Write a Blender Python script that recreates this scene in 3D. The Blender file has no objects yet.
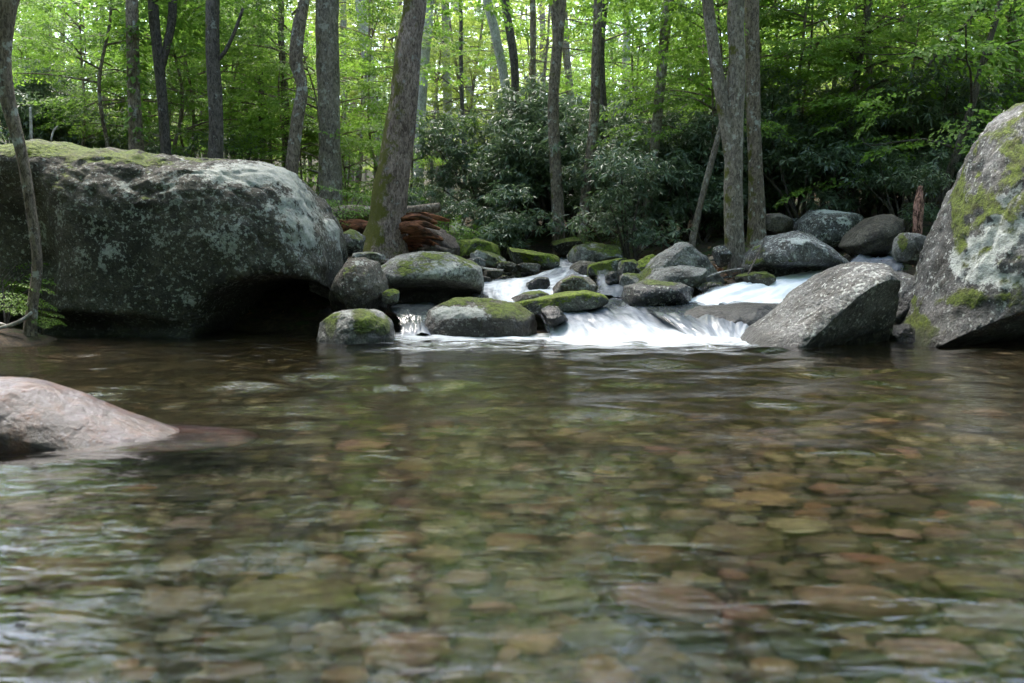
import bpy, bmesh, math, random
import numpy as np
from mathutils import Vector

random.seed(7)
RNG = np.random.default_rng(11)
SC = bpy.context.scene
COL = SC.collection
R = math.radians

# ------------------------------------------------------------------ camera
FPX, HZ, CAMH = 996.0, 250.0, 0.9
PITCH = math.atan((341.5 - HZ) / FPX)
CP, SP = math.cos(PITCH), math.sin(PITCH)


def at(px, py, Y):
    u = (px - 512.0) / FPX
    v = (341.5 - py) / FPX
    dx, dy, dz = u, CP + v * SP, -SP + v * CP
    t = Y / dy
    return np.array([dx * t, Y, CAMH + dz * t])


def project(P):
    q = P - np.array([0, 0, CAMH])
    zf = q[:, 1] * CP - q[:, 2] * SP
    up = q[:, 1] * SP + q[:, 2] * CP
    zf = np.maximum(zf, 0.01)
    return 512 + FPX * q[:, 0] / zf, 341.5 - FPX * up / zf


# ------------------------------------------------------------------ noise
_perm = np.random.default_rng(3).permutation(256)
_perm = np.concatenate([_perm, _perm, _perm])
_g = np.random.default_rng(4).normal(size=(256, 3))
_g /= np.linalg.norm(_g, axis=1)[:, None]


def pnoise(P):
    P = np.asarray(P, dtype=np.float64)
    I = np.floor(P).astype(int)
    f = P - I
    I &= 255
    w = f * f * f * (f * (f * 6 - 15) + 10)
    out = 0
    for dx in (0, 1):
        wx = w[:, 0] if dx else 1 - w[:, 0]
        for dy in (0, 1):
            wy = w[:, 1] if dy else 1 - w[:, 1]
            for dz in (0, 1):
                wz = w[:, 2] if dz else 1 - w[:, 2]
                h = _perm[_perm[_perm[(I[:, 0] + dx) & 255] + ((I[:, 1] + dy) & 255)] + ((I[:, 2] + dz) & 255)]
                g = _g[h]
                d = g[:, 0] * (f[:, 0] - dx) + g[:, 1] * (f[:, 1] - dy) + g[:, 2] * (f[:, 2] - dz)
                out = out + wx * wy * wz * d
    return out * 1.5


def fbm(P, octv=4, rough=0.5):
    a, s, t = 0, 1.0, 1.0
    for _ in range(octv):
        a = a + t * pnoise(P * s + 17.3 * s)
        s *= 2.03
        t *= rough
    return a


# ------------------------------------------------------------------ mesh helpers
def mesh_np(name, V, F, mats=(), smooth=True, matidx=None):
    """V (n,3); F list of index arrays, each (m,k)."""
    me = bpy.data.meshes.new(name)
    V = np.ascontiguousarray(V, dtype=np.float32)
    if not isinstance(F, (list, tuple)):
        F = [F]
    loops = np.concatenate([f.ravel() for f in F]).astype(np.int32)
    tot = np.concatenate([np.full(len(f), f.shape[1]) for f in F]).astype(np.int32)
    start = np.concatenate([[0], np.cumsum(tot)[:-1]]).astype(np.int32)
    me.vertices.add(len(V))
    me.vertices.foreach_set('co', V.ravel())
    me.loops.add(len(loops))
    me.polygons.add(len(tot))
    me.loops.foreach_set('vertex_index', loops)
    me.polygons.foreach_set('loop_start', start)
    me.polygons.foreach_set('use_smooth', np.full(len(tot), smooth))
    if matidx is not None:
        me.polygons.foreach_set('material_index', np.asarray(matidx, dtype=np.int32))
    me.update(calc_edges=True)
    for m in mats:
        me.materials.append(m)
    return me


def attr(me, name, vals):
    a = me.attributes.new(name, 'FLOAT', 'POINT')
    a.data.foreach_set('value', np.ascontiguousarray(vals, dtype=np.float32))


def link(name, data, parent=None, loc=None):
    o = bpy.data.objects.new(name, data)
    COL.objects.link(o)
    if parent is not None:
        o.parent = parent
    if loc is not None:
        o.location = loc
    return o


def tag(o, label=None, cat=None, group=None, kind=None):
    if label:
        o['label'] = label
    if cat:
        o['category'] = cat
    if group:
        o['group'] = group
    if kind:
        o['kind'] = kind
    return o


def thing(name, label, cat, loc, group=None):
    return tag(link(name, None, None, loc), label, cat, group)


def copy_thing(src, loc, rz=0.0, scale=1.0, label=None, group=None):
    c = src.copy()
    COL.objects.link(c)
    c.location = loc
    c.rotation_euler = (0, 0, rz)
    c.scale = (scale, scale, scale) if not isinstance(scale, tuple) else scale
    if label:
        c['label'] = label
    if group:
        c['group'] = group
    for ch in src.children:
        d = ch.copy()
        COL.objects.link(d)
        d.parent = c
    return c


# ------------------------------------------------------------------ node helpers
class NT:
    def __init__(self, name):
        self.m = bpy.data.materials.new(name)
        self.m.use_nodes = True
        self.t = self.m.node_tree
        self.t.nodes.clear()
        self.out = self.t.nodes.new('ShaderNodeOutputMaterial')

    def n(self, typ, **kw):
        nd = self.t.nodes.new(typ)
        for k, v in kw.items():
            setattr(nd, k, v)
        return nd

    def set(self, sock, v):
        if v is None:
            return
        if isinstance(v, bpy.types.NodeSocket):
            self.t.links.new(v, sock)
        else:
            if hasattr(sock.default_value, '__len__') and not hasattr(v, '__len__'):
                v = [v] * len(sock.default_value)
            if hasattr(v, '__len__') and len(v) == 3 and len(sock.default_value) == 4:
                v = (*v, 1)
            sock.default_value = v

    def math(self, op, a, b=None, c=None, clamp=False):
        nd = self.n('ShaderNodeMath', operation=op, use_clamp=clamp)
        for i, v in enumerate((a, b, c)):
            if v is not None:
                self.set(nd.inputs[i], v)
        return nd.outputs[0]

    def noise(self, vec, scale, detail=4, rough=0.55, dist=0.0):
        nd = self.n('ShaderNodeTexNoise')
        self.set(nd.inputs['Vector'], vec)
        nd.inputs['Scale'].default_value = scale
        nd.inputs['Detail'].default_value = detail
        nd.inputs['Roughness'].default_value = rough
        nd.inputs['Distortion'].default_value = dist
        return nd.outputs['Fac']

    def smooth(self, v, lo, hi, a=0.0, b=1.0):
        nd = self.n('ShaderNodeMapRange', interpolation_type='SMOOTHSTEP')
        self.set(nd.inputs['Value'], v)
        self.set(nd.inputs['From Min'], lo)
        self.set(nd.inputs['From Max'], hi)
        self.set(nd.inputs['To Min'], a)
        self.set(nd.inputs['To Max'], b)
        return nd.outputs[0]

    def mix(self, f, a, b, blend='MIX'):
        nd = self.n('ShaderNodeMix', data_type='RGBA', blend_type=blend)
        self.set(nd.inputs[0], f)
        self.set(nd.inputs[6], a)
        self.set(nd.inputs[7], b)
        return nd.outputs[2]

    def mapping(self, vec, scale=(1, 1, 1), rot=(0, 0, 0), loc=(0, 0, 0)):
        nd = self.n('ShaderNodeMapping')
        self.set(nd.inputs['Vector'], vec)
        nd.inputs['Scale'].default_value = scale
        nd.inputs['Rotation'].default_value = rot
        nd.inputs['Location'].default_value = loc
        return nd.outputs[0]

    def bump(self, h, strength, dist=0.02, normal=None):
        nd = self.n('ShaderNodeBump')
        self.set(nd.inputs['Height'], h)
        nd.inputs['Strength'].default_value = strength
        nd.inputs['Distance'].default_value = dist
        if normal is not None:
            self.set(nd.inputs['Normal'], normal)
        return nd.outputs[0]

    def pos(self):
        return self.n('ShaderNodeNewGeometry').outputs['Position']

    def attr(self, name):
        return self.n('ShaderNodeAttribute', attribute_name=name).outputs['Fac']

    def principled(self, color, rough, normal=None, spec=0.5, **kw):
        nd = self.n('ShaderNodeBsdfPrincipled')
        self.set(nd.inputs['Base Color'], color)
        self.set(nd.inputs['Roughness'], rough)
        self.set(nd.inputs['Specular IOR Level'], spec)
        if normal is not None:
            self.set(nd.inputs['Normal'], normal)
        for k, v in kw.items():
            self.set(nd.inputs[k.replace('_', ' ')], v)
        return nd.outputs[0]

    def mixsh(self, f, a, b):
        nd = self.n('ShaderNodeMixShader')
        self.set(nd.inputs[0], f)
        self.t.links.new(a, nd.inputs[1])
        self.t.links.new(b, nd.inputs[2])
        return nd.outputs[0]

    def done(self, sh, vol=None):
        self.t.links.new(sh, self.out.inputs[0])
        if vol is not None:
            self.t.links.new(vol, self.out.inputs[1])
        return self.m


def rock_mat(name, dark, light, lichen_col=(0.52, 0.53, 0.49), moss_a=(0.030, 0.042, 0.006), moss_b=(0.145, 0.195, 0.016),
             rough=0.85, stain=(0.05, 0.043, 0.036), grain=1.0):
    N = NT(name)
    g = N.n('ShaderNodeNewGeometry')
    P = g.outputs['Position']
    sep = N.n('ShaderNodeSeparateXYZ')
    N.set(sep.inputs[0], g.outputs['Normal'])
    nz = sep.outputs[2]
    sp = N.n('ShaderNodeSeparateXYZ')
    N.set(sp.inputs[0], P)
    pz = sp.outputs[2]
    big = N.noise(P, 1.7, 8, 0.6)
    mid = N.noise(P, 7.0, 8, 0.68)
    fine = N.noise(P, 42.0, 6, 0.7)
    c = N.mix(N.smooth(big, 0.35, 0.66), dark, light)
    c = N.mix(N.math('MULTIPLY', N.smooth(mid, 0.46, 0.62), 0.55), c, stain)
    c = N.mix(N.smooth(fine, 0.40, 0.62, 0.0, 0.85 * grain), c, N.mix(1.0, c, (2.2, 2.18, 2.12), 'MULTIPLY'))
    c = N.mix(N.smooth(N.noise(P, 3.6, 9, 0.7, .5), 0.50, 0.62, 0.0, 0.65), c, N.mix(1.0, c, (0.35, 0.34, 0.33), 'MULTIPLY'))
    c = N.mix(N.smooth(N.noise(P, 85.0, 3, 0.6), 0.60, 0.66, 0.0, 0.7 * grain), c, (0.02, 0.02, 0.018))
    # lichen crusts: blotches plus small round specks
    lat = N.attr('lichen')
    ln = N.math('ADD', N.noise(P, 4.2, 9, 0.66, 0.4), N.math('MULTIPLY', N.math('SUBTRACT', N.noise(P, 22.0, 6, 0.7), 0.5), 0.55))
    lm = N.smooth(N.math('ADD', ln, lat), 0.62, 0.69)
    sp2 = N.smooth(N.math('ADD', N.noise(P, 24.0, 4, 0.62), N.math('MULTIPLY', lat, 0.5)), 0.585, 0.635)
    lm = N.math('MULTIPLY', N.math('MAXIMUM', lm, N.math('MULTIPLY', sp2, 0.75)), N.smooth(fine, 0.30, 0.52, 0.45, 1.0))
    c = N.mix(lm, c, N.mix(N.noise(P, 11.0, 3), lichen_col, N.mix(1.0, lichen_col, (0.66, 0.72, 0.64), 'MULTIPLY')))
    # moss
    mat_ = N.attr('moss')
    mn = N.math('ADD', N.math('MULTIPLY', nz, 0.34), N.math('MULTIPLY', N.math('SUBTRACT', N.noise(P, 2.6, 9, 0.66), 0.5), 1.5))
    mm = N.smooth(N.math('ADD', mn, mat_), 0.34, 0.50)
    mf = N.noise(P, 30.0, 6, 0.75)
    mcol = N.mix(N.smooth(mf, 0.34, 0.68), moss_a, moss_b)
    mcol = N.mix(N.smooth(N.noise(P, 5.5, 4), 0.45, 0.7, 0, 0.55), mcol, (0.060, 0.050, 0.018))
    c = N.mix(mm, c, mcol)
    # wet foot at the waterline
    wl = N.attr('wetline')
    wet = N.smooth(N.math('SUBTRACT', N.math('ADD', pz, N.math('MULTIPLY', N.math('SUBTRACT', mid, 0.5), 0.22)), wl), 0.04, 0.20, 1.0, 0.0)
    c = N.mix(N.math('MULTIPLY', wet, 0.78), c, N.mix(1.0, c, (0.24, 0.23, 0.22), 'MULTIPLY'))
    ro = N.math('SUBTRACT', rough, N.math('MULTIPLY', wet, 0.55))
    h = N.math('ADD', N.math('MULTIPLY', mid, 1.0), N.math('MULTIPLY', fine, 0.35))
    h = N.math('ADD', h, N.math('MULTIPLY', mm, N.math('MULTIPLY', mf, 1.1)))
    nrm = N.bump(h, 0.9 * (.3 + .7 * grain), 0.05)
    return N.done(N.principled(c, ro, nrm, 0.4))


ROCK = {
    'grey': rock_mat('rock_grey', (0.032, 0.032, 0.031), (0.105, 0.104, 0.103), lichen_col=(0.50, 0.50, 0.49)),
    'dark': rock_mat('rock_dark', (0.019, 0.017, 0.012), (0.062, 0.056, 0.044), lichen_col=(0.33, 0.33, 0.31), stain=(0.03, 0.026, 0.018)),
    'pale': rock_mat('rock_pale', (0.065, 0.064, 0.060), (0.19, 0.188, 0.178), lichen_col=(0.38, 0.38, 0.36)),
    'brown': rock_mat('rock_brown', (0.032, 0.027, 0.022), (0.095, 0.083, 0.070), lichen_col=(0.38, 0.38, 0.365)),
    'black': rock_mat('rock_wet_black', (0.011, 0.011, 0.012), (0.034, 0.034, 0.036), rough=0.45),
    'pink': rock_mat('rock_pinkish', (0.032, 0.016, 0.012), (0.082, 0.055, 0.066), lichen_col=(0.15, 0.12, 0.145), stain=(0.12, 0.042, 0.018), rough=0.30, grain=.3),
    'moss': rock_mat('rock_under_moss', (0.035, 0.035, 0.032), (0.11, 0.11, 0.10), moss_a=(0.05, 0.07, 0.006), moss_b=(0.20, 0.27, 0.016)),
}


def bark_mat(name, dark, light, moss=0.0, ridge=1.0, patch=(0.42, 0.42, 0.38), patch_amt=0.0):
    N = NT(name)
    tc = N.n('ShaderNodeTexCoord').outputs['Object']
    P = N.mapping(tc, (1, 1, 0.40))
    a = N.noise(P, 34.0, 8, 0.72, 0.9)
    b = N.noise(tc, 3.2, 5, 0.6)
    c = N.mix(N.smooth(a, 0.36, 0.64), dark, light)
    c = N.mix(N.smooth(b, 0.45, 0.62, 0.0, 0.45), c, N.mix(1.0, c, (0.55, 0.52, 0.5), 'MULTIPLY'))
    pm = N.smooth(N.math('ADD', N.noise(tc, 8.0, 7, 0.66), patch_amt), 0.60, 0.68)
    c = N.mix(N.math('MULTIPLY', pm, 0.8), c, patch)
    geo = N.n('ShaderNodeNewGeometry')
    sep = N.n('ShaderNodeSeparateXYZ')
    N.set(sep.inputs[0], geo.outputs['Normal'])
    mo = N.math('ADD', N.math('MULTIPLY', sep.outputs[0], -0.30), N.math('MULTIPLY_ADD', N.noise(tc, 5.0, 8, 0.7), 1.9, -0.45))
    mm = N.smooth(N.math('ADD', mo, N.math('ADD', N.attr('moss'), moss - 0.5)), 0.32, 0.56)
    c = N.mix(mm, c, N.mix(N.noise(tc, 40, 4), (0.045, 0.05, 0.008), (0.13, 0.125, 0.018)))
    return N.done(N.principled(c, 0.9, N.bump(a, 1.0 * ridge, 0.03), 0.25))


BARK = {
    'grey': bark_mat('bark_grey', (0.085, 0.070, 0.055), (0.30, 0.25, 0.205), 0.04, 0.8, patch=(0.38, 0.36, 0.315), patch_amt=0.05),
    'brown': bark_mat('bark_brown', (0.07, 0.052, 0.040), (0.30, 0.235, 0.185), 0.02, 1.0, patch_amt=0.05),
    'dark': bark_mat('bark_dark', (0.038, 0.032, 0.028), (0.15, 0.125, 0.11), 0.0, 1.0, patch=(0.28, 0.28, 0.25), patch_amt=0.0),
    'pale': bark_mat('bark_pale', (0.20, 0.19, 0.165), (0.46, 0.44, 0.40), -0.1, 0.6, patch_amt=0.06),
    'mossy': bark_mat('bark_mossy', (0.075, 0.052, 0.042), (0.36, 0.275, 0.235), 0.17, 1.3, patch=(0.30, 0.29, 0.27), patch_amt=0.02),
}


def leaf_mat(name, a, b, trans=0.45, rough=0.5, spec=0.3):
    N = NT(name)
    g = N.n('ShaderNodeNewGeometry')
    r = g.outputs['Random Per Island']
    c = N.mix(r, a, b)
    c = N.mix(N.smooth(N.noise(g.outputs['Position'], 0.9, 3), 0.4, 0.65, 0, 0.5), c, N.mix(1.0, c, (1.25, 1.12, 0.9), 'MULTIPLY'))
    d = N.principled(c, rough, None, spec)
    tr = N.n('ShaderNodeBsdfTranslucent')
    N.set(tr.inputs[0], N.mix(1.0, c, (1.35, 1.5, 1.05), 'MULTIPLY'))
    return N.done(N.mixsh(trans, d, tr.outputs[0]))


LEAF = {
    'bright': leaf_mat('leaf_bright_green', (0.105, 0.185, 0.030), (0.195, 0.30, 0.068), 0.5),
    'mid': leaf_mat('leaf_mid_green', (0.085, 0.155, 0.034), (0.17, 0.255, 0.062), 0.5),
    'rhodo': leaf_mat('leaf_rhododendron', (0.052, 0.085, 0.054), (0.14, 0.19, 0.125), 0.28, 0.33, 0.55),
    'far': leaf_mat('leaf_far_lightened', (0.15, 0.20, 0.045), (0.27, 0.32, 0.095), 0.55),  # paler than the near leaves: distant haze and brightness put into the colour
    'herb': leaf_mat('leaf_herb', (0.07, 0.14, 0.02), (0.14, 0.23, 0.035), 0.4),
    'litter': leaf_mat('leaf_litter', (0.10, 0.055, 0.03), (0.24, 0.14, 0.085), 0.1, 0.8, 0.2),
}


# ------------------------------------------------------------------ terrain
CTRL = np.array([
    (0, -3, -.25), (-3, -3, -.2), (3, -3, -.2), (0, 2, -.26), (-2, 2, -.34), (2, 2, -.24), (0, 4, -.42), (-2, 4.5, -.5), (2.5, 4.5, -.38),
    (0, 6.5, -.75), (-3, 7, -.85), (3, 7, -.7), (0, 9, -.8), (-2.5, 9, -.8), (3, 9, -.5), (-5, 8, -.5), (5, 7.5, -.4),
    (-6.5, 3, -.1), (-7.5, 6, .1), (-9, 9, .9), (6.5, 3, .1), (7.5, 6, .5), (8, 9, 1.1), (-12, 4, 1.6), (12, 4, 1.7),
    (-4.75, 9.75, .10), (-5.6, 9.8, .12), (-5.6, 11.0, .12), (-6.8, 12, .5), (-4.4, 10.6, -.15),
    (0, 10.6, -.1), (2, 10.4, -.05), (-1, 10.6, -.2), (0, 12, .02), (1.5, 12, .1), (3, 11.5, .15), (0, 13.5, .12), (4.5, 12.6, .35),
    (.8, 15.5, .48), (0, 17.5, .85), (2.9, 14.0, .62), (3.4, 15.2, .9), (2, 16, .82), (5.5, 11.6, .4), (6.2, 14, .95), (1.9, 13.4, .3), (-1, 15, .62),
    (-1.8, 13.5, .88), (-2.5, 14.2, 1.0), (-4, 13.5, .9), (-1.3, 12.3, .3), (-3, 12, .3), (-6, 15, 1.15), (-1.1, 20, 1.35), (-2.5, 18, 1.25),
    (-10, 20, 2), (1, 22, 1.7), (8, 20, 1.9), (-15, 35, 4.0), (0, 35, 3.0), (12, 35, 5.0), (-30, 60, 8), (0, 60, 6.5), (30, 60, 11),
    (60, 30, 12), (-60, 30, 10), (-60, 90, 18), (0, 90, 14), (60, 90, 22), (-60, -20, 7), (60, -20, 7), (0, -20, -.5), (-15, -10, 2.4), (15, -10, 2.4),
    (0, -60, -1), (-10, -40, 1), (10, -40, 1), (-60, -70, 9), (60, -70, 9)], dtype=float)


def _tps(A, B):
    d2 = ((A[:, None, :2] - B[None, :, :2]) ** 2).sum(-1)
    return np.where(d2 > 1e-12, d2 * np.log(np.maximum(d2, 1e-12)) * 0.5, 0)


_n = len(CTRL)
_K = np.zeros((_n + 3, _n + 3))
_K[:_n, :_n] = _tps(CTRL, CTRL) + np.eye(_n) * 0.02
_K[:_n, _n] = 1
_K[:_n, _n + 1:] = CTRL[:, :2]
_K[_n:, :_n] = _K[:_n, _n:].T
_W = np.linalg.solve(_K, np.concatenate([CTRL[:, 2], [0, 0, 0]]))


def terr(x, y):
    x = np.atleast_1d(np.asarray(x, float))
    y = np.atleast_1d(np.asarray(y, float))
    q = np.stack([np.clip(x, -60, 60), np.clip(y, -70, 90)], 1)
    z = np.empty(len(q))
    for i in range(0, len(q), 8192):
        s = q[i:i + 8192]
        z[i:i + 8192] = _tps(s, CTRL) @ _W[:_n] + _W[_n] + s @ _W[_n + 1:]
    far = np.clip((np.hypot(x, y - 8) - 8) / 12, 0, 1)
    P = np.stack([x, y, x * 0], 1)
    z = z + (0.05 + 0.22 * far) * fbm(P * 0.45, 3)
    return z


def tz(x, y):
    return float(terr(x, y)[0])


def axis(a, b, fine_a, fine_b, fine, coarse):
    v = [fine_a]
    while v[-1] < fine_b:
        v.append(v[-1] + fine)
    s = fine
    while v[-1] < b:
        s = min(s * 1.18, coarse)
        v.append(v[-1] + s)
    w = [fine_a]
    s = fine
    while w[-1] > a:
        s = min(s * 1.18, coarse)
        w.append(w[-1] - s)
    return np.array(w[:0:-1] + v)


def grid_faces(nx, ny):
    i = np.arange(nx * ny).reshape(ny, nx)
    return np.stack([i[:-1, :-1], i[:-1, 1:], i[1:, 1:], i[1:, :-1]], -1).reshape(-1, 4)


gx, gy = axis(-140, 140, -7, 8, 0.11, 8), axis(-140, 160, 1, 19, 0.11, 8)
X, Y = np.meshgrid(gx, gy)
Zt = terr(X.ravel(), Y.ravel())
N = NT('ground_earth')
P = N.pos()
sepz = N.n('ShaderNodeSeparateXYZ')
N.set(sepz.inputs[0], P)
n1, n2, n3 = N.noise(P, 1.3, 6), N.noise(P, 14, 7, 0.7), N.noise(P, 45, 4, 0.7)
soil = N.mix(N.smooth(n1, 0.4, 0.6), (0.022, 0.017, 0.012), (0.050, 0.035, 0.023))
soil = N.mix(N.smooth(n2, 0.45, 0.62), soil, (0.08, 0.055, 0.034))
soil = N.mix(N.smooth(N.noise(P, 3.0, 6, 0.65), 0.5, 0.6), soil, (0.035, 0.055, 0.014))
bed = N.mix(N.smooth(n2, 0.38, 0.62), (0.022, 0.015, 0.008), (0.075, 0.046, 0.023))
bed = N.mix(N.smooth(n3, 0.45, 0.65, 0, 0.7), bed, (0.06, 0.055, 0.035))
c = N.mix(N.smooth(sepz.outputs[2], -0.06, 0.08), bed, soil)
ground_m = N.done(N.principled(c, 0.9, N.bump(N.math('ADD', n2, N.math('MULTIPLY', n3, .5)), 0.9, 0.05), 0.3))
gme = mesh_np('ground', np.stack([X.ravel(), Y.ravel(), Zt], 1), grid_faces(len(gx), len(gy)), [ground_m])
tag(link('ground', gme), 'earth bank and stream bed rising into the wooded hillside', None, None, 'structure')

# ------------------------------------------------------------------ rocks
_ico = {}


def ico(sub):
    if sub not in _ico:
        bm = bmesh.new()
        bmesh.ops.create_icosphere(bm, subdivisions=sub, radius=1.0)
        V = np.array([v.co for v in bm.verts])
        V /= np.linalg.norm(V, axis=1)[:, None]
        F = np.array([[v.index for v in f.verts] for f in bm.faces])
        bm.free()
        # turn so that no lattice axis lines up with the view
        a, b = 0.7, 0.4
        Rz = np.array([[math.cos(a), -math.sin(a), 0], [math.sin(a), math.cos(a), 0], [0, 0, 1]])
        Rx = np.array([[1, 0, 0], [0, math.cos(b), -math.sin(b)], [0, math.sin(b), math.cos(b)]])
        _ico[sub] = (V @ (Rz @ Rx).T, F)
    return _ico[sub]


def ell(cx, cy, rx, ry, rot=0.0, seed=0, jag=0.10, n=15):
    r = np.random.default_rng(seed + int(cx * 7 + cy * 13))
    t = np.linspace(0, 2 * np.pi, n, endpoint=False) + r.uniform(-.12, .12, n)
    k = 1 + r.uniform(-jag, jag, n)
    e = 0.86
    x = rx * k * np.sign(np.cos(t)) * np.abs(np.cos(t)) ** e
    y = ry * k * np.sign(np.sin(t)) * np.abs(np.sin(t)) ** e
    c, s = math.cos(R(rot)), math.sin(R(rot))
    return [(cx + c * a - s * b, cy + s * a + c * b) for a, b in zip(x, y)]


def rock(name, label, cat, poly, d, depth, mat, sub=6, p=2.5, amp=0.05, nscale=1.6, cuts=(), dents=(), moss=0.0, lichen=0.0,
         mossb=(), lichb=(), wet=0.0, lean=0.0, strata=0.0, smooth_deg=4, group=None, seed=0, facets=5, fk=.75, rough=1.0):
    pts = np.array([at(a, b, d)[[0, 2]] for a, b in poly])
    x0, z0 = pts[:, 0], pts[:, 1]
    x1, z1 = np.roll(x0, -1), np.roll(z0, -1)
    cr = x0 * z1 - x1 * z0
    A = cr.sum() / 2
    cx, cz = ((x0 + x1) * cr).sum() / (6 * A), ((z0 + z1) * cr).sum() / (6 * A)
    th = np.linspace(-np.pi, np.pi, 720, endpoint=False)
    dx, dz = np.cos(th), np.sin(th)
    Rr = np.full(720, 1e-3)
    for i in range(len(pts)):
        ax, az, bx, bz = x0[i] - cx, z0[i] - cz, x1[i] - cx, z1[i] - cz
        ex, ez = bx - ax, bz - az
        den = dx * ez - dz * ex
        den = np.where(np.abs(den) < 1e-9, 1e-9, den)
        t = (ax * ez - az * ex) / den
        s = (ax * dz - az * dx) / den
        ok = (t > 0) & (s >= -1e-6) & (s <= 1 + 1e-6)
        Rr = np.where(ok, np.maximum(Rr, t), Rr)
    k = int(smooth_deg * 2)
    if k:
        kern = np.hanning(2 * k + 3)
        kern /= kern.sum()
        Rr = np.convolve(np.concatenate([Rr[-k - 1:], Rr, Rr[:k + 1]]), kern, 'valid')
    Nn, F = ico(sub)
    ny = Nn[:, 1]
    ph = np.arcsin(np.clip(ny, -1, 1))
    s = np.cos(ph) ** (2 / p)
    t = np.sign(ny) * np.abs(np.sin(ph)) ** (2 / p)
    theta = np.arctan2(Nn[:, 2], Nn[:, 0])
    rad = np.interp(theta, np.concatenate([th, [np.pi]]), np.concatenate([Rr, [Rr[0]]]))
    V = np.stack([cx + rad * s * np.cos(theta), d + t * depth, cz + rad * s * np.sin(theta)], 1)
    if lean:
        V[:, 1] += lean * (V[:, 2] - cz)
    C = np.array([cx, d, cz])
    for (q, n_, kk) in cuts:
        q = at(*q)
        n_ = np.array(n_, float)
        n_ /= np.linalg.norm(n_)
        h = (V - q) @ n_
        V = V - n_[None] * np.where(h > 0, h * kk, 0)[:, None]
    fr = np.random.default_rng(int(abs(cx) * 977 + seed * 31 + d * 53))
    for _ in range(facets):
        n_ = fr.normal(size=3)
        n_[1] = -abs(n_[1])
        n_ *= [1.0, 1.1, .8]
        n_ /= np.linalg.norm(n_)
        hh_ = (V - C) @ n_
        h = hh_ - hh_.max() * fr.uniform(.66, .88)
        V = V - n_[None] * np.where(h > 0, h * fk, 0)[:, None]
    for (px, py, rx, ry, dd) in dents:
        u, v = project(V)
        w = np.exp(-(((u - px) / rx) ** 2 + ((v - py) / ry) ** 2) ** (2 if dd < 1 else 5))
        V[:, 1] += dd * w * (V[:, 1] < d)
    Dn = V - C
    Dn /= np.linalg.norm(Dn, axis=1)[:, None] + 1e-9
    size = math.sqrt(abs(A))
    off = np.array([seed * 3.1, 5.2 * seed, cx])
    Q = V * nscale / max(size, 0.15) + off
    disp = amp * size * fbm(Q, 5, 0.52)
    r2 = 1 - np.abs(fbm(Q * 1.7 + 9, 3))
    disp -= amp * 0.5 * size * np.clip(r2 - 0.86, 0, 1) * 5
    disp += rough * 0.012 * fbm(V * 7.0 + off, 4, .6)
    if strata:
        disp += strata * size * np.sin((V[:, 2] + 0.35 * V[:, 0] + .2 * fbm(Q, 3)) * 22 / max(size, .4))
    V = V + Dn * disp[:, None]
    me = mesh_np(name, V - np.array([cx, d, V[:, 2].min()]), F, [ROCK[mat]])
    u, v = project(V)
    front = V[:, 1] < d + 0.25 * depth
    mo, li = np.full(len(V), moss), np.full(len(V), lichen)
    for (px, py, rx, ry, a) in mossb:
        mo = mo + a * np.exp(-((u - px) / rx) ** 2 - ((v - py) / ry) ** 2) * front
    for (px, py, rx, ry, a) in lichb:
        li = li + a * np.exp(-((u - px) / rx) ** 2 - ((v - py) / ry) ** 2) * front
    attr(me, 'moss', mo)
    attr(me, 'lichen', li)
    attr(me, 'wetline', np.full(len(V), wet))
    o = link(name, me, None, (cx, d, V[:, 2].min()))
    return tag(o, label, cat, group)


# ---- the big ones
rock('boulder', 'huge dark boulder with moss along its top and a black hollow at its foot', 'boulder',
     [(-30, 240), (-18, 200), (2, 172), (30, 150), (72, 145), (112, 153), (160, 160), (215, 167), (266, 168), (292, 177), (312, 200), (332, 230), (341, 262), (340, 300),
      (336, 345), (200, 362), (60, 360), (-20, 352), (-38, 300)], 11.75, 1.55, 'dark', 7, 4.2, 0.028, 2.6,
     dents=[(276, 332, 74, 50, 2.1), (40, 330, 130, 14, .3), (60, 262, 60, 7, .16), (-10, 260, 60, 90, .45)], facets=0, rough=1.5, moss=-0.05, lichen=0.015,
     mossb=[(50, 150, 80, 10, .4), (150, 160, 80, 7, .15), (90, 190, 90, 30, .16), (50, 240, 50, 40, .10), (175, 312, 45, 13, .35), (240, 180, 90, 14, -.3), (300, 200, 30, 30, -.4)],
     lichb=[(262, 173, 62, 9, .38), (303, 200, 22, 34, .22), (150, 235, 90, 60, .05), (225, 225, 14, 40, .10), (300, 240, 30, 30, .08)], smooth_deg=3)
rock('boulder', 'towering leaning boulder of lichen, moss and grey stone, dark underneath', 'boulder',
     [(1045, 96), (1018, 108), (998, 126), (982, 155), (957, 205), (935, 258), (913, 310), (897, 345), (890, 372), (1010, 378), (1250, 378), (1300, 250), (1260, 130), (1150, 85)],
     10.0, 1.35, 'grey', 7, 2.3, 0.020, 2.6,
     cuts=[((985, 240, 8.85), (-0.55, -0.75, 0.36), .80), ((945, 313, 8.72), (0.12, -0.45, -0.75), .97)], facets=0, rough=1.8, moss=0.12, lichen=-0.02,
     mossb=[(990, 215, 40, 30, .30), (1010, 160, 30, 30, .2), (918, 330, 14, 20, .6), (975, 300, 60, 8, .4), (957, 180, 7, 70, .4), (1010, 275, 30, 20, .25), (938, 240, 14, 60, -.35), (1000, 240, 30, 12, -.1)],
     lichb=[(984, 262, 11, 20, .6), (1003, 208, 13, 10, .6), (958, 262, 7, 12, .6), (1002, 238, 14, 13, .6), (972, 243, 7, 5, .6), (1010, 281, 14, 7, .6), (1018, 225, 10, 8, .5), (975, 130, 25, 16, .08), (1018, 190, 10, 14, .2), (960, 195, 20, 40, .06)], smooth_deg=2)
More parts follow.
